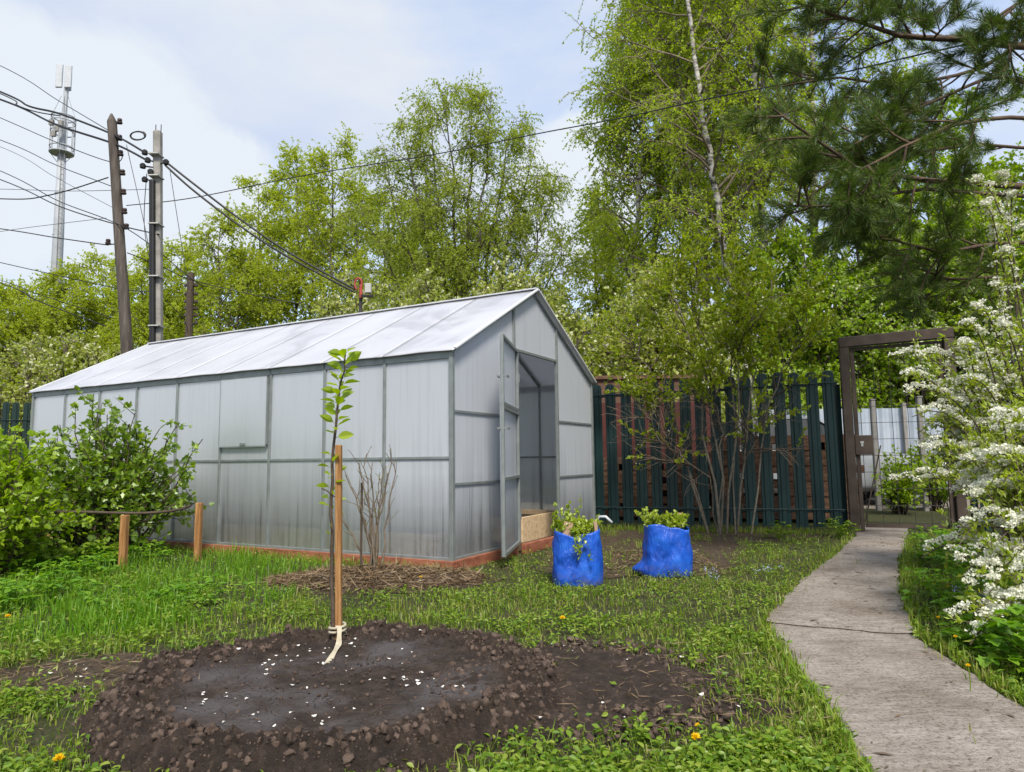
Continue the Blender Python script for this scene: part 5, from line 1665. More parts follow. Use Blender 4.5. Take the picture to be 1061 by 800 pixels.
spirea('tall arching shrub covered with white flower sprays beside the gate end of the path', base, 0, 201, tips)
tips = []
base = np.array([2.72, 3.35, 0.0])
for i in range(95):
    a = g_.uniform(0, 2 * math.pi); r = math.sqrt(g_.uniform(.15, 1)) * .62
    tips.append(base + [r * math.cos(a) * .8, r * math.sin(a), max(.12, .42 + .8 * (1 - r) * g_.uniform(.6, 1.2))])
for u, v, y in [(955, 578, 3.5), (985, 560, 3.4), (1005, 520, 3.2), (1000, 545, 3.2), (1015, 590, 3.1), (985, 640, 3.0), (1005, 668, 2.9), (1000, 610, 3.05), (1030, 640, 2.9), (1035, 560, 3.0), (1020, 480, 3.1), (1035, 440, 3.1), (1040, 500, 3.0), (1050, 600, 2.9), (1015, 655, 2.9), (990, 585, 3.2), (1025, 615, 3.0)]:
    tips.append(D(u, v, y))
spirea('lower arching shrub heavy with white flower heads at the right edge', base, 0, 202, tips, 1.05)

# ------------------------------------------------------------------ currant bushes at the left


def bush(label, base, rx, ry, H, nst, seed, leaf='currant_leaf', ls=.052, name='currant_bush', dens=1.0, extra=()):
    g_ = np.random.default_rng(seed)
    t = thing(name, label, 'bush', base, 0)
    st = []
    for i in range(nst):
        a = g_.uniform(0, 2 * math.pi); r = math.sqrt(g_.random())
        h = H * (1.05 - .55 * r * r) * g_.uniform(.6, 1.0)
        e = base + [rx * r * math.cos(a), ry * r * math.sin(a), h]
        b0 = base + [g_.normal() * rx * .16, g_.normal() * ry * .16, 0]
        st.append(trunk_line([b0, b0 + (e - b0) * np.array([.5, .5, .5]) + [0, 0, .08], e], 8, .02, seed + i))
    for e in extra:
        b0 = base + [g_.normal() * .1, g_.normal() * .1, 0]
        st.append(trunk_line([b0, b0 + (e - b0) * np.array([.6, .6, .5]), e], 8, .015, seed + 900))
    st = np.array(st)
    tm, lm = MB(), MB()
    tm.tubes(st, np.linspace(.010, .004, 8)[None], 5)
    tw, _, _ = spawn(st, 7, .15, 1.0, lambda q, i: np.full(len(q), .20), 55, -.1, 4, .12, .2, 14, g_)
    tm.tubes(tw, np.linspace(.004, .002, 4)[None], 3)
    p, T = along(tw, max(1, int(6 * dens)), .15, 1.0, g_)
    q_, T2 = along(st, max(1, int(10 * dens)), .3, 1.0, g_)
    p = np.concatenate([p, q_]); T = np.concatenate([T, T2])
    out = nrm((p - (base + [0, 0, H * .35])) * [1, 1, .6])
    d = nrm(T * .3 + out * .5 + g_.normal(size=p.shape) * .6 + [0, 0, -.15])
    p = p + d * .015
    leaf_poly(lm, p, d, ls * g_.uniform(.55, 1.2, len(p)), LOBED, .18, 0, .45, g_)
    tm.build('stems', M['dark_twig'], t, smooth=True)
    lm.build('foliage', M[leaf], t)
    return t


CB = np.array([-3.66, 6.22, 0.0])
bush('dense dark leaved currant bush inside the staked ring', CB, .78, .55, 1.28, 105, 301, extra=[D(97, 408, 6.2), D(102, 420, 6.2), D(185, 438, 6.2), D(210, 455, 6.1), D(62, 440, 6.3), D(165, 445, 6.2), D(140, 428, 6.2), D(78, 428, 6.2)], dens=1.5)
bush('light green leafy bush cut by the left edge of the picture', np.array([-3.95, 5.2, 0.0]), .55, .5, 1.12, 90, 302, leaf='maple_leaf', ls=.05, dens=1.5)
# broad dark basal leaves under the big bush
bush('low green bush outside the gate in front of the car wheel', np.array([GX(930, 9.9)[0], 9.9, 0.0]), .34, .25, .95, 26, 305, leaf='maple_leaf', ls=.05, name='roadside_bush', dens=1.2)
bush('scrubby green bush by the lane seen through the right half of the gate', np.array([GX(968, 10.4)[0], 10.4, 0.0]), .4, .3, 1.25, 30, 306, leaf='maple_leaf', ls=.05, name='roadside_bush', dens=1.2)
rg = thing('bush_ring_support', 'low bent pole ring on orange wooden stakes holding up the currant bush', 'support', CB)
th_ = np.linspace(0, 2 * math.pi, 48)
rx, ry = .74, .60
ring = np.stack([CB[0] + rx * np.cos(th_), CB[1] + ry * np.sin(th_) - .02, .455 + .018 * np.sin(3 * th_)], 1)
MB().tubes(ring, .012, 7).build('ring', M['dark_twig'], rg, smooth=True)
for (u, y, h) in ((132, 5.62, .44), (208, 6.15, .50), (28, 6.2, .46), (120, 6.8, .46)):
    q = GX(u, y)
    mb = MB(); mb.beam(q + [0, 0, -.05], q + [0, .0, h], .055, .05, (1, 0, 0)); bevel(mb.build('stake', M['stake'], rg), .004)
# loop of bare twigs at the right of the ring
g_ = np.random.default_rng(9)

# ------------------------------------------------------------------ sapling, stake and tie
SB = np.array([D(347, 600, 3.30)[0], 3.30, .02])
sp_ = thing('fruit_sapling', 'slender young sapling with a few fresh leaves planted in the soil ring', 'sapling', SB)
pix = [(347, 652), (344, 600), (343, 545), (344, 490), (348, 430), (354, 395), (358, 366)]
ln = trunk_line([SB] + [D(u, v, 3.30) for u, v in pix[1:]], 20, .004, 4)
tm = MB(); tm.tubes(ln, np.linspace(.011, .0035, 20)[None], 8)
tm.tubes(np.array([D(347, 515, 3.3), D(338, 508, 3.28), D(333, 506, 3.27)]), .003, 5)
tm.build('stem', M['dark_twig'], sp_, smooth=True)
g_ = np.random.default_rng(14)
tt_ = np.concatenate([np.linspace(.60, .999, 40), np.linspace(.38, .55, 15), [.26, .30, .33]])
ss = np.concatenate([g_.uniform(.042, .066, 37), [.06, .055, .045], g_.uniform(.035, .052, 15), [.03, .03, .025]])
p, T = sample(ln[None], np.zeros(len(tt_), int), tt_)
ph = np.arange(len(tt_)) * 2.4
d = nrm(np.stack([np.cos(ph), np.sin(ph), g_.uniform(.0, .55, len(ph))], 1) + T * .3)
lm = MB()
pe = np.stack([p, p + d * .018], 1); lm.tubes(pe, .0015, 3)
leaf_poly(lm, p + d * .018, nrm(d + [0, 0, -.15]), ss * 1.25, OVAL, .22, 0, .5, g_)
lm.build('leaves', M['sapling_leaf'], sp_)
KB = D(352, 600, 3.31); KB[2] = 0
ks = thing('support_stake', 'orange brown wooden stake standing beside the sapling', 'stake', KB)
top = D(351, 461, 3.30)
mb = MB(); mb.beam(KB + [0, 0, -.04], top, .033, .028, (1, 0, 0)); bevel(mb.build('shaft', M['stake'], ks), .003)
tie = MB()
a0 = D(350, 656, 3.25); pts = [a0 + [0, 0, .03], a0 + [.012, -.02, .02], D(351, 668, 3.2), D(347, 682, 3.1), D(339, 707, 2.98)]
pts[-1][2] = .012; pts[-2][2] = max(pts[-2][2], .03)
pp = trunk_line(pts, 16, 0, 1); pp[:, 2] = np.maximum(pp[:, 2], .014)
V = []; 
for i, q in enumerate(pp):
    w_ = .011 + .002 * math.sin(i)
    V += [q + [-w_, .0, .002], q + [w_, 0.004, .0]]
V = np.array(V); i = np.arange(15)
o = tie.add(V, np.stack([2 * i, 2 * i + 1, 2 * i + 3, 2 * i + 2], 1)).build('cloth_tie', M['tape'], loc=a0)
o.modifiers.new('cloth', 'SOLIDIFY').thickness = .002
# knot wraps round stem and stake
kw = MB(); th_ = np.linspace(0, 5 * math.pi, 40); c_ = (ln[0] + KB) / 2
kw.tubes(np.stack([c_[0] + .036 * np.cos(th_), 3.32 + .042 * np.sin(th_), .052 + .003 * th_], 1), .006, 6)
kw.build('knot', M['tape'], o)
tag(o, 'cream cloth strip tied at the foot of the sapling with one end on the soil', 'cloth tie')

# ------------------------------------------------------------------ bare shrub on the mulch heap
BB = np.array([GX(388, 5.0)[0], 5.0, .06])
t = thing('bare_shrub', 'leafless brown shrub of thin twigs standing on the straw mulch', 'shrub', BB)
g_ = np.random.default_rng(19)
st = []
for u, v, dy in [(405, 466, 0), (398, 485, .1), (372, 480, -.1), (358, 492, .05), (365, 505, -.1), (380, 470, .1), (402, 490, -.15), (408, 478, .1), (350, 530, 0), (392, 500, 0), (377, 495, .15), (386, 478, -.1)]:
    e = D(u, v, 5.0 + dy)
    b0 = BB + [g_.normal() * .03, g_.normal() * .03, -.05]
    st.append(trunk_line([b0, b0 + (e - b0) * np.array([.35, .4, .55]), e], 9, .012, u))
st = np.array(st); tm = MB()
tm.tubes(st, np.linspace(.009, .003, 9)[None], 5)
tw, _, _ = spawn(st, 5, .4, 1.0, lambda q, i: np.full(len(q), .13), 40, 0, 4, .1, .2, 12, g_)
tm.tubes(tw, np.linspace(.003, .0015, 4)[None], 4)
mb = MB(); mb.tubes(np.array([D(374, 585, 4.95), D(375, 500, 4.97)]), .010, 6); 
tm.build('stems', M['twig'], t, smooth=True)
mb.build('dead_stem', M['dark_twig'], t)
lm = MB(); p, T = along(tw, 2, .6, 1, g_)
leaf_quads(lm, p, nrm(g_.normal(size=p.shape) + [0, 0, .6]), .014, .6, .1)
lm.build('buds', M['olive_leaf'], t)

GH_POLY = [tuple(gloc(-.06, -.06)[:2]), tuple(gloc(GW + .05, -.06)[:2]), tuple(gloc(GW + .05, GL + .05)[:2]), tuple(gloc(-.06, GL + .05)[:2])]


def nz2d(P, s, seed):
    return np.array([noise.noise(Vector((x * s, y * s, seed))) for x, y in P])


def keep_mask(P, soil=1.0, edge=.03):
    """1 where turf grows"""
    k = np.ones(len(P))
    r = np.hypot(P[:, 0] - MC[0], P[:, 1] - MC[1])
    n1 = nz2d(P, 5, 2.2) * .07
    k[r < .95 + n1] = .35
    k[r < .82 + n1] = 0.015
    k[r < .62] = 0.0
    e = ext_soil(P) + nz2d(P, 4, 8.1) * .6 + np.clip(P[:, 0] - .2, 0, 1) * .55
    k = np.where(e < .75, np.minimum(k, .04), k); k = np.where((e >= .75) & (e < 1.5), np.minimum(k, .34), k)
    k[in_poly(P, SL_FAR) | in_poly(P, SL_NEAR)] = 0
    k[in_poly(P, GH_POLY)] = 0
    m = ((P[:, 0] + .98) / .85) ** 2 + ((P[:, 1] - 4.98) / .46) ** 2 + nz2d(P, 4, 4.4) * .4
    k = np.where(m < .9, np.minimum(k, .05), k)
    b1 = in_poly(P, [(.35, 5.2), (.9, 4.95), (1.5, 5.1), (1.85, 5.9), (2.2, 6.9), (3.3, 7.25), (3.5, 7.6), (1.1, 8.4), (1.0, 7.7), (.5, 6.6)])
    k = np.where(b1, np.minimum(k, .10 + .45 * (nz2d(P, 3.1, 9.3) > .02)), k)
    s2 = ((P[:, 0] + 1.78) / .46) ** 2 + ((P[:, 1] - 2.9) / .28) ** 2 + nz2d(P, 5, 6.1) * .5
    k = np.where(s2 < .9, np.minimum(k, .07), k)
    k = np.where(P[:, 1] > 7.75 - (P[:, 0] - 3) * .32, np.minimum(k, .25), k)
    return k


# straw mulch
sm_ = MB(); g_ = np.random.default_rng(23)
n = 5200
a = g_.uniform(0, 2 * math.pi, n); r = np.sqrt(g_.random(n))
px_ = -.98 + .78 * r * np.cos(a); py_ = 4.98 + .42 * r * np.sin(a)
hz_ = .09 * (1 - r) + .008
p = np.stack([px_, py_, hz_ + g_.random(n) * .03], 1)
d = nrm(np.stack([g_.normal(size=n), g_.normal(size=n), g_.normal(size=n) * .25], 1))
leaf_quads(sm_, p - d * .04, d, g_.uniform(.04, .16, n), .06, .0, 0, .6, g_)
n = 2600
p = np.stack([g_.uniform(.3, 1.6, n), g_.uniform(5.0, 6.4, n), g_.random(n) * .02 + .008], 1)
d = nrm(np.stack([g_.normal(size=n), g_.normal(size=n), g_.normal(size=n) * .2], 1))
leaf_quads(sm_, p, d, g_.uniform(.02, .07, n), .12, .0, 0, .6, g_)
n = 900
p = np.stack([g_.uniform(-2.2, -1.2, n), g_.uniform(2.6, 3.2, n), g_.random(n) * .01 + .012], 1)
leaf_quads(sm_, p, nrm(np.stack([g_.normal(size=n), g_.normal(size=n), g_.normal(size=n) * .1], 1)), g_.uniform(.02, .07, n), .07, .0, 0, .6, g_)
n = 500
p = np.stack([g_.uniform(.0, .95, n), g_.uniform(2.2, 3.2, n), g_.random(n) * .01 + .028], 1)
leaf_quads(sm_, p, nrm(np.stack([g_.normal(size=n), g_.normal(size=n), g_.normal(size=n) * .1], 1)), g_.uniform(.02, .08, n), .06, .0, 0, .6, g_)
n = 1700
y_ = 1.6 + 5.5 * g_.random(n) ** 1.5
p = np.stack([g_.uniform(-.7, .42, n) * y_, y_, g_.random(n) * .02 + .004], 1)
p = p[keep_mask(p[:, :2]) > .2]
leaf_quads(sm_, p, nrm(np.stack([g_.normal(size=len(p)), g_.normal(size=len(p)), g_.normal(size=len(p)) * .25], 1)), g_.uniform(.02, .09, len(p)), .06, .0, 0, .6, g_)
tag(sm_.build('straw_mulch', M['straw']), 'dry straw and stalk mulch strewn on the bare earth', 'mulch', kind='stuff')
mh = MB(); nr_, na_ = 14, 40
V = [(-.98 + .85 * r_ * math.cos(a_), 4.98 + .46 * r_ * math.sin(a_), .085 * (1 - r_ * r_) - .004 + .02 * noise.noise(Vector((r_ * math.cos(a_) * 5, r_ * math.sin(a_) * 5, 3)))) for r_ in np.linspace(0, 1, nr_) for a_ in np.arange(na_) * 2 * math.pi / na_]
mh.add(np.array(V), np.array([[i * na_ + j, (i + 1) * na_ + j, (i + 1) * na_ + (j + 1) % na_, i * na_ + (j + 1) % na_] for i in range(nr_ - 1) for j in range(na_)]))
struct(mh.build('mulch_heap', M['mulch_soil'], smooth=True))

# ------------------------------------------------------------------ blue bags with plants


def bag(label, c, w, d, h, seed, skew, plab, sprig):
    g_ = np.random.default_rng(seed)
    t = thing('grow_bag', label, 'bag', c, 0, 'blue bags used as planters')
    k, n = 72, 26
    th_ = np.arange(k) * 2 * math.pi / k
    V = []
    for i in range(n):
        f = i / (n - 1)
        for a in th_:
            ca, sa = math.cos(a), math.sin(a)
            e = 3.4
            rr = (abs(ca) ** e + abs(sa) ** e) ** (-1 / e)
            sc_ = 1.03 + .05 * math.sin(math.pi * min(1, f * 1.1)) - .09 * f
            fold = .012 * noise.noise(Vector((ca * 2.3, sa * 2.3, f * 3.2 + seed))) + .010 * math.sin(a * 9 + 5 * noise.noise(Vector((ca, sa, f * 2 + seed)))) * (.25 + .75 * f) * abs(noise.noise(Vector((ca * 1.3, sa * 1.3, seed + .5)))) + .005 * noise.noise(Vector((ca * 7, sa * 7, f * 9 + seed)))
            bulge = skew * max(0, -ca) ** 3 * math.exp(-((f - .12) / .13) ** 2)
            x = ca * rr * (w / 2) * sc_ + (fold + bulge) * (ca if abs(ca) > .2 else .2 * np.sign(ca + 1e-9))
            if bulge: x = x - bulge * (1 - abs(ca))
            y = sa * rr * (d / 2) * sc_ + fold * sa
            top = h * (1 + .05 * math.sin(a * 2 + seed) + .05 * noise.noise(Vector((ca * 2, sa * 2, seed))) + .05 * abs(ca))
            V.append((c[0] + x, c[1] + y, f * top))
    i, j = np.meshgrid(np.arange(n - 1), np.arange(k), indexing='ij'); i = i.ravel(); j = j.ravel(); j2 = (j + 1) % k
    o = MB().add(np.array(V), [np.stack([i * k + j, i * k + j2, (i + 1) * k + j2, (i + 1) * k + j], 1), np.arange(k)[::-1].copy()]).build('bag_body', M['bag'], t, smooth=True)
    o.modifiers.new('cloth', 'SOLIDIFY').thickness = .002
    th2 = np.arange(24) * 2 * math.pi / 24
    MB().add(np.array([[c[0] + .46 * w * math.cos(a) * 1.0, c[1] + .46 * d * math.sin(a), h * .9] for a in th2]), np.arange(24)).build('soil', M['soil'], t)
    # plants growing in the bag
    pt_ = thing('potted_weeds', plab, 'plant', c + np.array([0, 0, h * .9]))
    b0 = c + np.array([0, 0, h * .88])
    st = []
    for q in range(70):
        a = g_.uniform(0, 6.28); r = math.sqrt(g_.random())
        e = b0 + [r * math.cos(a) * w * .52, r * math.sin(a) * d * .5, .05 + .09 * g_.random()]
        s = b0 + [r * math.cos(a) * w * .38, r * math.sin(a) * d * .36, 0]
        st.append(trunk_line([s, s + (e - s) * .5 + [0, 0, .03], e], 6, .006, seed + q))
    for (dx, hh) in sprig:
        for q in range(5):
            s = b0 + [dx * w * .5 + g_.normal() * .02, g_.normal() * .04, 0]
            e = s + [g_.normal() * .05 + dx * .03, g_.normal() * .05, hh * g_.uniform(.65, 1.05)]
            st.append(trunk_line([s, s + (e - s) * .5 + [0, 0, .02], e], 6, .006, seed + 300 + q))
    if skew == 0:
        for q in range(4):
            s = b0 + [-.02 + .02 * q, -d * .42, .03]; e = s + [g_.normal() * .02, -.07, -.10 - .02 * q]
            st.append(trunk_line([s, s + [0, -.06, .01], e], 6, .004, q))
    st = np.array(st); tm, lm = MB(), MB()
    tm.tubes(st, np.linspace(.003, .0015, 6)[None], 4)
    p, T = along(st, 12, .25, 1.0, g_)
    leaf_poly(lm, p, nrm(T * .4 + g_.normal(size=p.shape) * .7), .025 * g_.uniform(.5, 1.3, len(p)), LOBED, .2, 0, .4, g_)
    tm.build('stems', M['weed'], pt_); lm.build('foliage', M['spirea_leaf'], pt_)


c1 = np.array([GX(596, 4.82)[0], 4.82, 0]); c2 = np.array([GX(688, 5.12)[0], 5.12, 0])
bag('crumpled blue bag nearest the greenhouse door, overflowing with weeds', c1, .325, .27, .345, 2, .0, 'weeds with a tall sprig hanging over the rim of the bag nearest the greenhouse', [(-.5, .24), (-.35, .28), (-.1, .14), (.2, .20)])
bag('blue bag with a flared bottom corner standing on the mulch away from the greenhouse', c2, .325, .27, .345, 6, .085, 'low green weeds filling the bag farther from the greenhouse', [(-.8, .20), (-.6, .17), (-.3, .12)])
for c, dx, lab in ((c1, -.075, 'upright piece of brown cardboard in the left part of the bag nearest the greenhouse'), (c1, .125, 'narrow brown cardboard strip at the right rim of the bag nearest the greenhouse')):
    q = c + np.array([dx, -.09, .36])
    o = MB().box(q, (.06 if dx < 0 else .022, .004, .13), np.array(Matrix.Rotation(R(14 if dx < 0 else -4), 3, 'Y'))).build('cardboard', M['card'], loc=q)
    tag(o, lab, 'cardboard')
q = c2 + np.array([.115, .05, .36])
mb = MB(); lathe(mb, [(.007, -.07), (.007, .02), (.014, .03), (.018, .055), (.012, .08)], q, 10)
tag(mb.build('wooden_peg', M['card'], loc=q), 'small wooden peg sticking up at the right rim of the farther bag', 'peg')
q = GX(617, 5.9)
th = thing('tap_pipe', 'short white bent pipe at the greenhouse corner behind the bag', 'pipe', q)
mb = MB(); mb.tubes(np.array([q, q + [0, 0, .30], q + [.02, -.02, .36], q + [.07, -.04, .36], q + [.12, -.05, .31]]), .012, 8, cap=True); mb.build('pipe', M['antenna'], th, smooth=True)
mb = MB(); lathe(mb, [(.02, 0), (.02, .02)], q + [0, 0, .10], 10); mb.build('collar', M['galv'], th)

# ------------------------------------------------------------------ grass and weeds
def scatter(n, x0, x1, y0, y1, dens_exp, g_):
    """points in the visible wedge, denser towards the camera"""
    y = (y0 ** (1 - dens_exp) + g_.random(n) * (y1 ** (1 - dens_exp) - y0 ** (1 - dens_exp))) ** (1 / (1 - dens_exp))
    half = y * .80 + .25
    x = g_.uniform(-1, 1, n) * half
    k = (x > x0) & (x < x1)
    return np.stack([x[k], y[k]], 1)


def blades(mb, P, h, g_, w=.0032, bend=.5, m=0):
    n = len(P)
    a = g_.uniform(0, 2 * math.pi, n)
    lean = g_.uniform(.1, 1.0, n) * bend
    d = np.stack([np.cos(a), np.sin(a)], 1)
    sd = np.stack([-np.sin(a + g_.normal(size=n) * .6), np.cos(a), np.zeros(n)], 1); sd = nrm(sd)
    b0 = np.c_[P, np.zeros(n)]
    wv = (w * g_.uniform(.7, 1.5, n))[:, None]
    m1 = b0 + np.c_[d * (lean * h * .28)[:, None], h * .55]
    tp = b0 + np.c_[d * (lean * h * .95)[:, None], h * (1 - .35 * lean)]
    V = np.stack([b0 - sd * wv, b0 + sd * wv, m1 + sd * wv * .85, m1 - sd * wv * .85, tp], 1).reshape(-1, 3)
    base = (np.arange(n) * 5)[:, None]
    mb.add(V, [base + np.array([[0, 1, 2, 3]]), base + np.array([[3, 2, 4]])], m)


lm_ = MB(); g_ = np.random.default_rng(91)
n = 1500
p = np.c_[g_.uniform(.7, 4.4, n), g_.uniform(1.3, 8.0, n)]
i1_ = in_poly(p, SL_FAR); i2_ = in_poly(p, SL_NEAR)
k = (i1_ | i2_)
p = np.c_[p[k], np.where(i1_[k], .024, .018)]
n = len(p)
leaf_quads(lm_, p, nrm(np.c_[g_.normal(size=n), g_.normal(size=n), np.zeros(n)]), g_.uniform(.008, .045, n) * np.where(g_.random(n) < .3, 1.6, .8), np.float64(.22), .03, 0, .9, g_)
tag(lm_.build('path_litter', M['litter']), 'dark crumbs, bits of twig and dry leaf lying on the concrete path', 'litter', kind='stuff')

g_ = np.random.default_rng(55)
P = scatter(150000, -8.5, 4.4, 1.45, 9.5, 1.35, g_)
k = keep_mask(P)
clump = nz2d(P, 1.7, .5) * .5 + nz2d(P, 5.5, 1.5) * .45
P = P[g_.random(len(P)) < k * np.clip(.60 + clump * 1.6, .06, 1)]
lush = np.clip((-P[:, 0] - .9) * .9, 0, 1) * np.clip((P[:, 1] - 2.9) * .9, 0, 1)
right = (P[:, 0] > P[:, 1] * .36 + .5)
hh = (.022 + .030 * g_.random(len(P)) ** 1.7) * (1 + 1.5 * lush + .5 * right) * (1 + .5 * np.clip(nz2d(P, 2.3, 3.3), -.6, 1))
gl_ = MB()
sel = lush > .45
blades(gl_, P[~sel], hh[~sel], g_, w=.0019, bend=1.25)
blades(gl_, P[sel], hh[sel] * 1.25, g_, w=.0024, bend=.75, m=1)
# tall tufts by edges
E = []
for _ in range(120):
    c = np.array([g_.uniform(-5.5, 3.3), g_.uniform(2.0, 8.0)])
    E.append(c + g_.normal(size=(22, 2)) * .035)
for s in np.linspace(0, 1, 70):       # along both long edges of the path
    for (a_, b_) in (((1.27, 3.60), (3.55, 7.25)), ((.88, 1.7), (1.26, 3.57)), ((1.86, 3.33), (4.05, 7.20)), ((1.64, 2.1), (1.85, 3.3))):
        c = np.array(a_) * (1 - s) + np.array(b_) * s
        E.append(c + g_.normal(size=(9, 2)) * .03)
for s in np.linspace(0, 1, 110):      # along the greenhouse board
    c = gloc(-.10, s * 6)[:2]; E.append(c + g_.normal(size=(12, 2)) * .035)
    c = np.array([.9, 8.35]) * (1 - s) + np.array([3.5, 7.5]) * s; E.append(c + g_.normal(size=(12, 2)) * .06)
E = np.concatenate(E)
kk = keep_mask(E); ok = ~(in_poly(E, SL_FAR) & (g_.random(len(E)) < .93)) & ~in_poly(E, GH_POLY) & (np.hypot(E[:, 0] - MC[0], E[:, 1] - MC[1]) > .95) & (ext_soil(E) > 1)
E = E[ok & ~(in_poly(E, SL_NEAR) & (g_.random(len(E)) < .93))]
blades(gl_, E, .035 + .07 * g_.random(len(E)), g_, w=.0024, bend=.8)
tag(gl_.build('grass', [M['grass'], M['lush_grass']]), 'ragged spring grass of the garden lawn', 'grass', kind='stuff')

# low broad-leaved weeds between the blades
wm = MB()
P = scatter(46000, -8, 4.4, 1.45, 8.8, 1.45, g_)
cl_ = nz2d(P, 2.4, 12.0) + .6 * nz2d(P, 7, 2.0)
P = P[g_.random(len(P)) < keep_mask(P) * np.clip(.42 + cl_ * 1.5, .03, 1)]
n = len(P)
nl = 4
c = np.repeat(P, nl, 0)
ph = g_.uniform(0, 6.28, len(c)); rr = g_.uniform(.004, .028, len(c))
hgt = g_.uniform(.012, .05, len(c)) * (1 + .8 * np.repeat(np.clip((-P[:, 0] - .9), 0, 1) * np.clip((P[:, 1] - 2.9), 0, 1), nl))
p = np.c_[c[:, 0] + rr * np.cos(ph), c[:, 1] + rr * np.sin(ph), hgt]
d = nrm(np.c_[np.cos(ph), np.sin(ph), g_.normal(size=len(c)) * .3])
nearw = p[:, 1] < 3.4
sz = g_.uniform(.009, .030, len(c))
leaf_quads(wm, p[~nearw], d[~nearw], sz[~nearw], .62, .14, 0, .75, g_)
leaf_poly(wm, p[nearw], d[nearw], sz[nearw], OVAL, .2, 0, .6, g_)
wm.tubes(np.stack([np.c_[c[nearw][:, :2], np.zeros(nearw.sum())], p[nearw]], 1), .0007, 3)
tag(wm.build('ground_weeds', M['weed']), 'clover and small leaved weeds mixed into the lawn', 'weeds', kind='stuff')

# lush ground elder at the left and along the right edge of the path
em = MB()
cs = []
while len(cs) < 900:
    x, y = g_.uniform(-4.6, -1.7), g_.uniform(2.9, 6.3)
    if noise.noise(Vector((x * 1.3, y * 1.3, 5))) + .35 * (-x - 2.6) + .1 > g_.random() * .5 and (y < 5.9 or x < -2.6) and x < -1.2 - (y - 3) * .25: cs.append((x, y, g_.uniform(.07, .17) * (1.0 if x < -2.4 else .6)))
for _ in range(260):
    s = g_.random(); x = 1.98 + (s * 2.0) + g_.random() * .55 - .0; y = 3.25 + s * 3.6 + g_.normal() * .15
    if not in_poly(np.array([[x - .05, y]]), SL_FAR)[0]: cs.append((x, y, g_.uniform(.05, .16)))
cs = np.array(cs)
for q in range(3):
    a0 = g_.uniform(0, 6.28, len(cs)); out_ = g_.uniform(.01, .06, len(cs))
    stem_t = np.c_[cs[:, 0] + out_ * np.cos(a0), cs[:, 1] + out_ * np.sin(a0), cs[:, 2] * g_.uniform(.7, 1.1, len(cs))]
    em.tubes(np.stack([np.c_[cs[:, :2], np.zeros(len(cs))], stem_t], 1), .0014, 3)
    for k_ in (-1, 0, 1):
        a = a0 + k_ * .9
        d = nrm(np.c_[np.cos(a), np.sin(a), g_.normal(size=len(cs)) * .2 - .05])
        leaf_poly(em, stem_t, d, g_.uniform(.03, .06, len(cs)), OVAL, .15, 0, .8, g_)
tag(em.build('ground_elder', M['elder']), 'lush knee low ground elder at the left and beside the path', 'weeds', kind='stuff')

# broad-leaved plants under the white shrub at the lower right
def leafy(name, label, c, r, h, n, ls, seed, shape=LOBED, mat='elder', group=None):
    g_ = np.random.default_rng(seed)
    t = thing(name, label, 'plant', c, 0, group)
    tm, lm = MB(), MB(); st = []
    for q in range(n):
        a = g_.uniform(0, 6.28); rr_ = math.sqrt(g_.random()) * r
        e = c + [rr_ * math.cos(a), rr_ * math.sin(a), h * g_.uniform(.35, 1.0) * (1.1 - .5 * rr_ / r)]
        st.append(trunk_line([c + [g_.normal() * .015, g_.normal() * .015, 0], c + (e - c) * np.array([.4, .4, .7]), e], 6, .003, seed + q))
    st = np.array(st); tm.tubes(st, .0018, 4)
    p = np.repeat(st[:, -1], 3, 0); a = g_.uniform(0, 6.28, len(st)).repeat(3) + np.tile([-1.0, 0, 1.0], len(st))
    d = nrm(np.c_[np.cos(a), np.sin(a), g_.normal(size=len(a)) * .2 - .1])
    leaf_poly(lm, p, d, ls * g_.uniform(.6, 1.2, len(p)), shape, .18, 0, .75, g_)
    tm.build('stems', M['weed'], t); lm.build('leaves', M[mat], t)


leafy('leafy_plant', 'broad leaved bright green plant at the lower right corner beside the path', np.array([2.02, 2.72, 0]), .20, .30, 70, .055, 401)
leafy('leafy_plant', 'broad leaved plant just behind the corner plant under the white flower heads', np.array([2.28, 3.0, 0]), .24, .34, 80, .055, 402)
leafy('leafy_plant', 'smaller leafy plant between the path edge and the flowering shrub', np.array([1.98, 3.08, 0]), .12, .16, 40, .04, 403)
leafy('leafy_plant', 'young weed with upright leaves on the mulch by the fence', np.array([2.72, 7.15, 0]), .14, .22, 26, .05, 404, OVAL, 'weed')
leafy('leafy_plant', 'clump of weeds at the foot of the left gate post', np.array([3.35, 7.2, 0]), .18, .24, 44, .045, 405, OVAL, 'weed')
leafy('leafy_plant', 'dark broad leaved clump under the ring of the currant bush', np.array([-3.55, 5.75, 0]), .30, .24, 50, .11, 406, OVAL, 'currant_leaf')

# flowers, each a thing


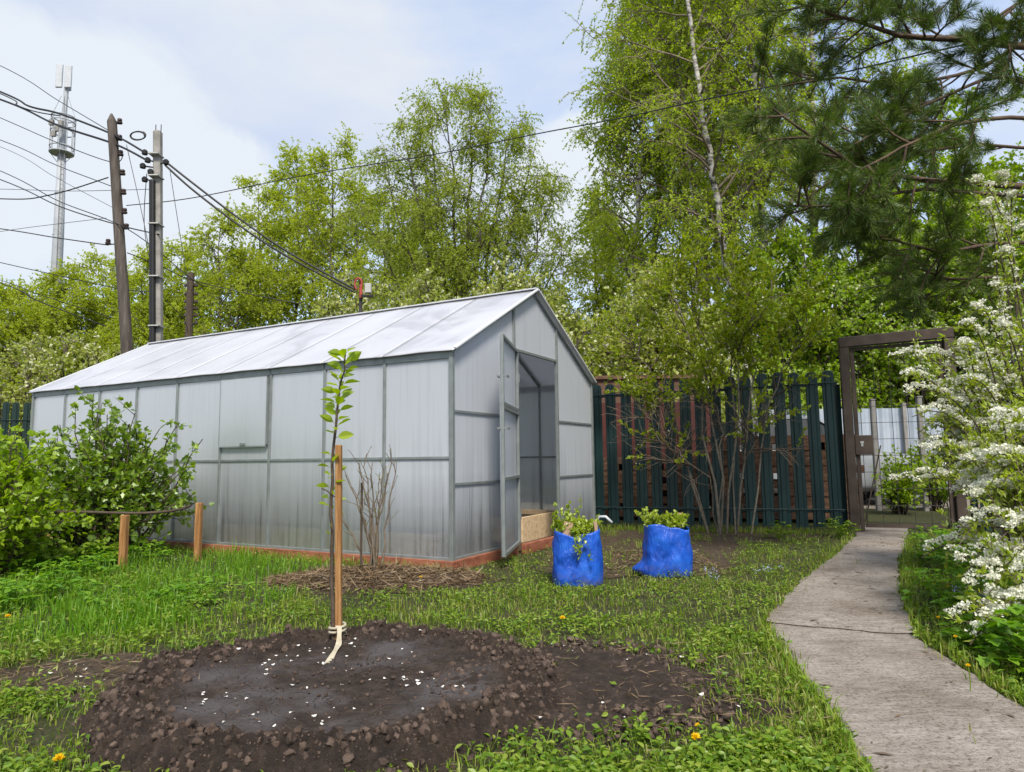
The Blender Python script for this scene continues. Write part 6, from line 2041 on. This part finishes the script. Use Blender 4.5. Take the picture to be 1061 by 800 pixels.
def dandelion(label, u, v, z=.05, s=1.0):
    d_ = ray(u, v); k_ = (z - CH) / d_[2]; q = np.array([0, 0, CH]) + d_ * k_
    t = thing('dandelion', label, 'flower', (q[0], q[1], 0), 0, 'dandelions in the lawn')
    mb = MB(); mb.tubes(np.array([[q[0], q[1], 0], [q[0] + .004, q[1], z * .5], [q[0], q[1], z]]), .0018, 5); mb.build('stem', M['weed'], t)
    g_ = np.random.default_rng(int(u)); n = 60
    a = g_.uniform(0, 6.28, n); el = g_.uniform(.05, 1.3, n)
    d = np.c_[np.cos(a) * np.cos(el), np.sin(a) * np.cos(el), np.sin(el)]
    mb = MB(); leaf_quads(mb, np.repeat(q[None], n, 0), d, .017 * s, .35, .1, 0, .3, g_); mb.build('flower_head', M['yellow'], t)


dandelion('yellow dandelion in the grass between the soil ring and the blue bags', 583, 641)
dandelion('yellow dandelion at the bottom edge right of the loose soil', 721, 765)
dandelion('yellow dandelion in the bottom left corner', 61, 787)
dandelion('small yellow dandelion at the left edge in the lush weeds', 8, 639, .12, .9)
dandelion('yellow dandelion in front of the greenhouse corner board', 436, 598, .07, .7)
dandelion('small orange dandelion bud above the one at the bottom edge', 723, 752, .04, .55)
for i, (u, v, lab) in enumerate([(968, 606, 'tiny yellow flower nearest the path edge under the shrub'), (985, 615, 'tiny yellow flower left of the lower white sprays'), (972, 640, 'tiny yellow flower beside the joint of the path slabs'), (990, 660, 'tiny yellow flower low beside the near slab edge'), (982, 608, 'tiny yellow flower under the drooping white spray'), (1003, 690, 'tiny yellow flower lowest beside the path')]):
    dandelion(lab, u, v, .10, .55)


def bluebell(label, u, y, seed):
    g_ = np.random.default_rng(seed); q = GX(u, y)
    t = thing('pale_blue_flowers', label, 'flower', q, 0, 'pale blue flowers in the grass')
    mb, fm = MB(), MB(); st = []
    for k_ in range(9):
        e = q + [g_.normal() * .05, g_.normal() * .05, g_.uniform(.06, .13)]
        st.append(trunk_line([q + [g_.normal() * .02, g_.normal() * .02, 0], e], 5, .003, k_))
    st = np.array(st); mb.tubes(st, .0016, 4); mb.build('stems', M['weed'], t)
    p, T = along(st, 7, .7, 1, g_); leaf_quads(fm, p + g_.normal(size=p.shape) * .006, nrm(g_.normal(size=p.shape)), .009, .9, .1, 0, .2, g_); fm.build('blossom', M['blue_flower'], t)


bluebell('pale blue flower tuft in the grass near the path, right of the farther bag', 788, 4.9, 1)
bluebell('pale blue flower tuft just right below the farther bag', 730, 4.65, 2)
bluebell('pale blue flower tuft near the slab joint under the shrub', 985, 3.9, 3)
bluebell('pale blue flower tuft deeper under the white shrub', 1010, 3.7, 4)
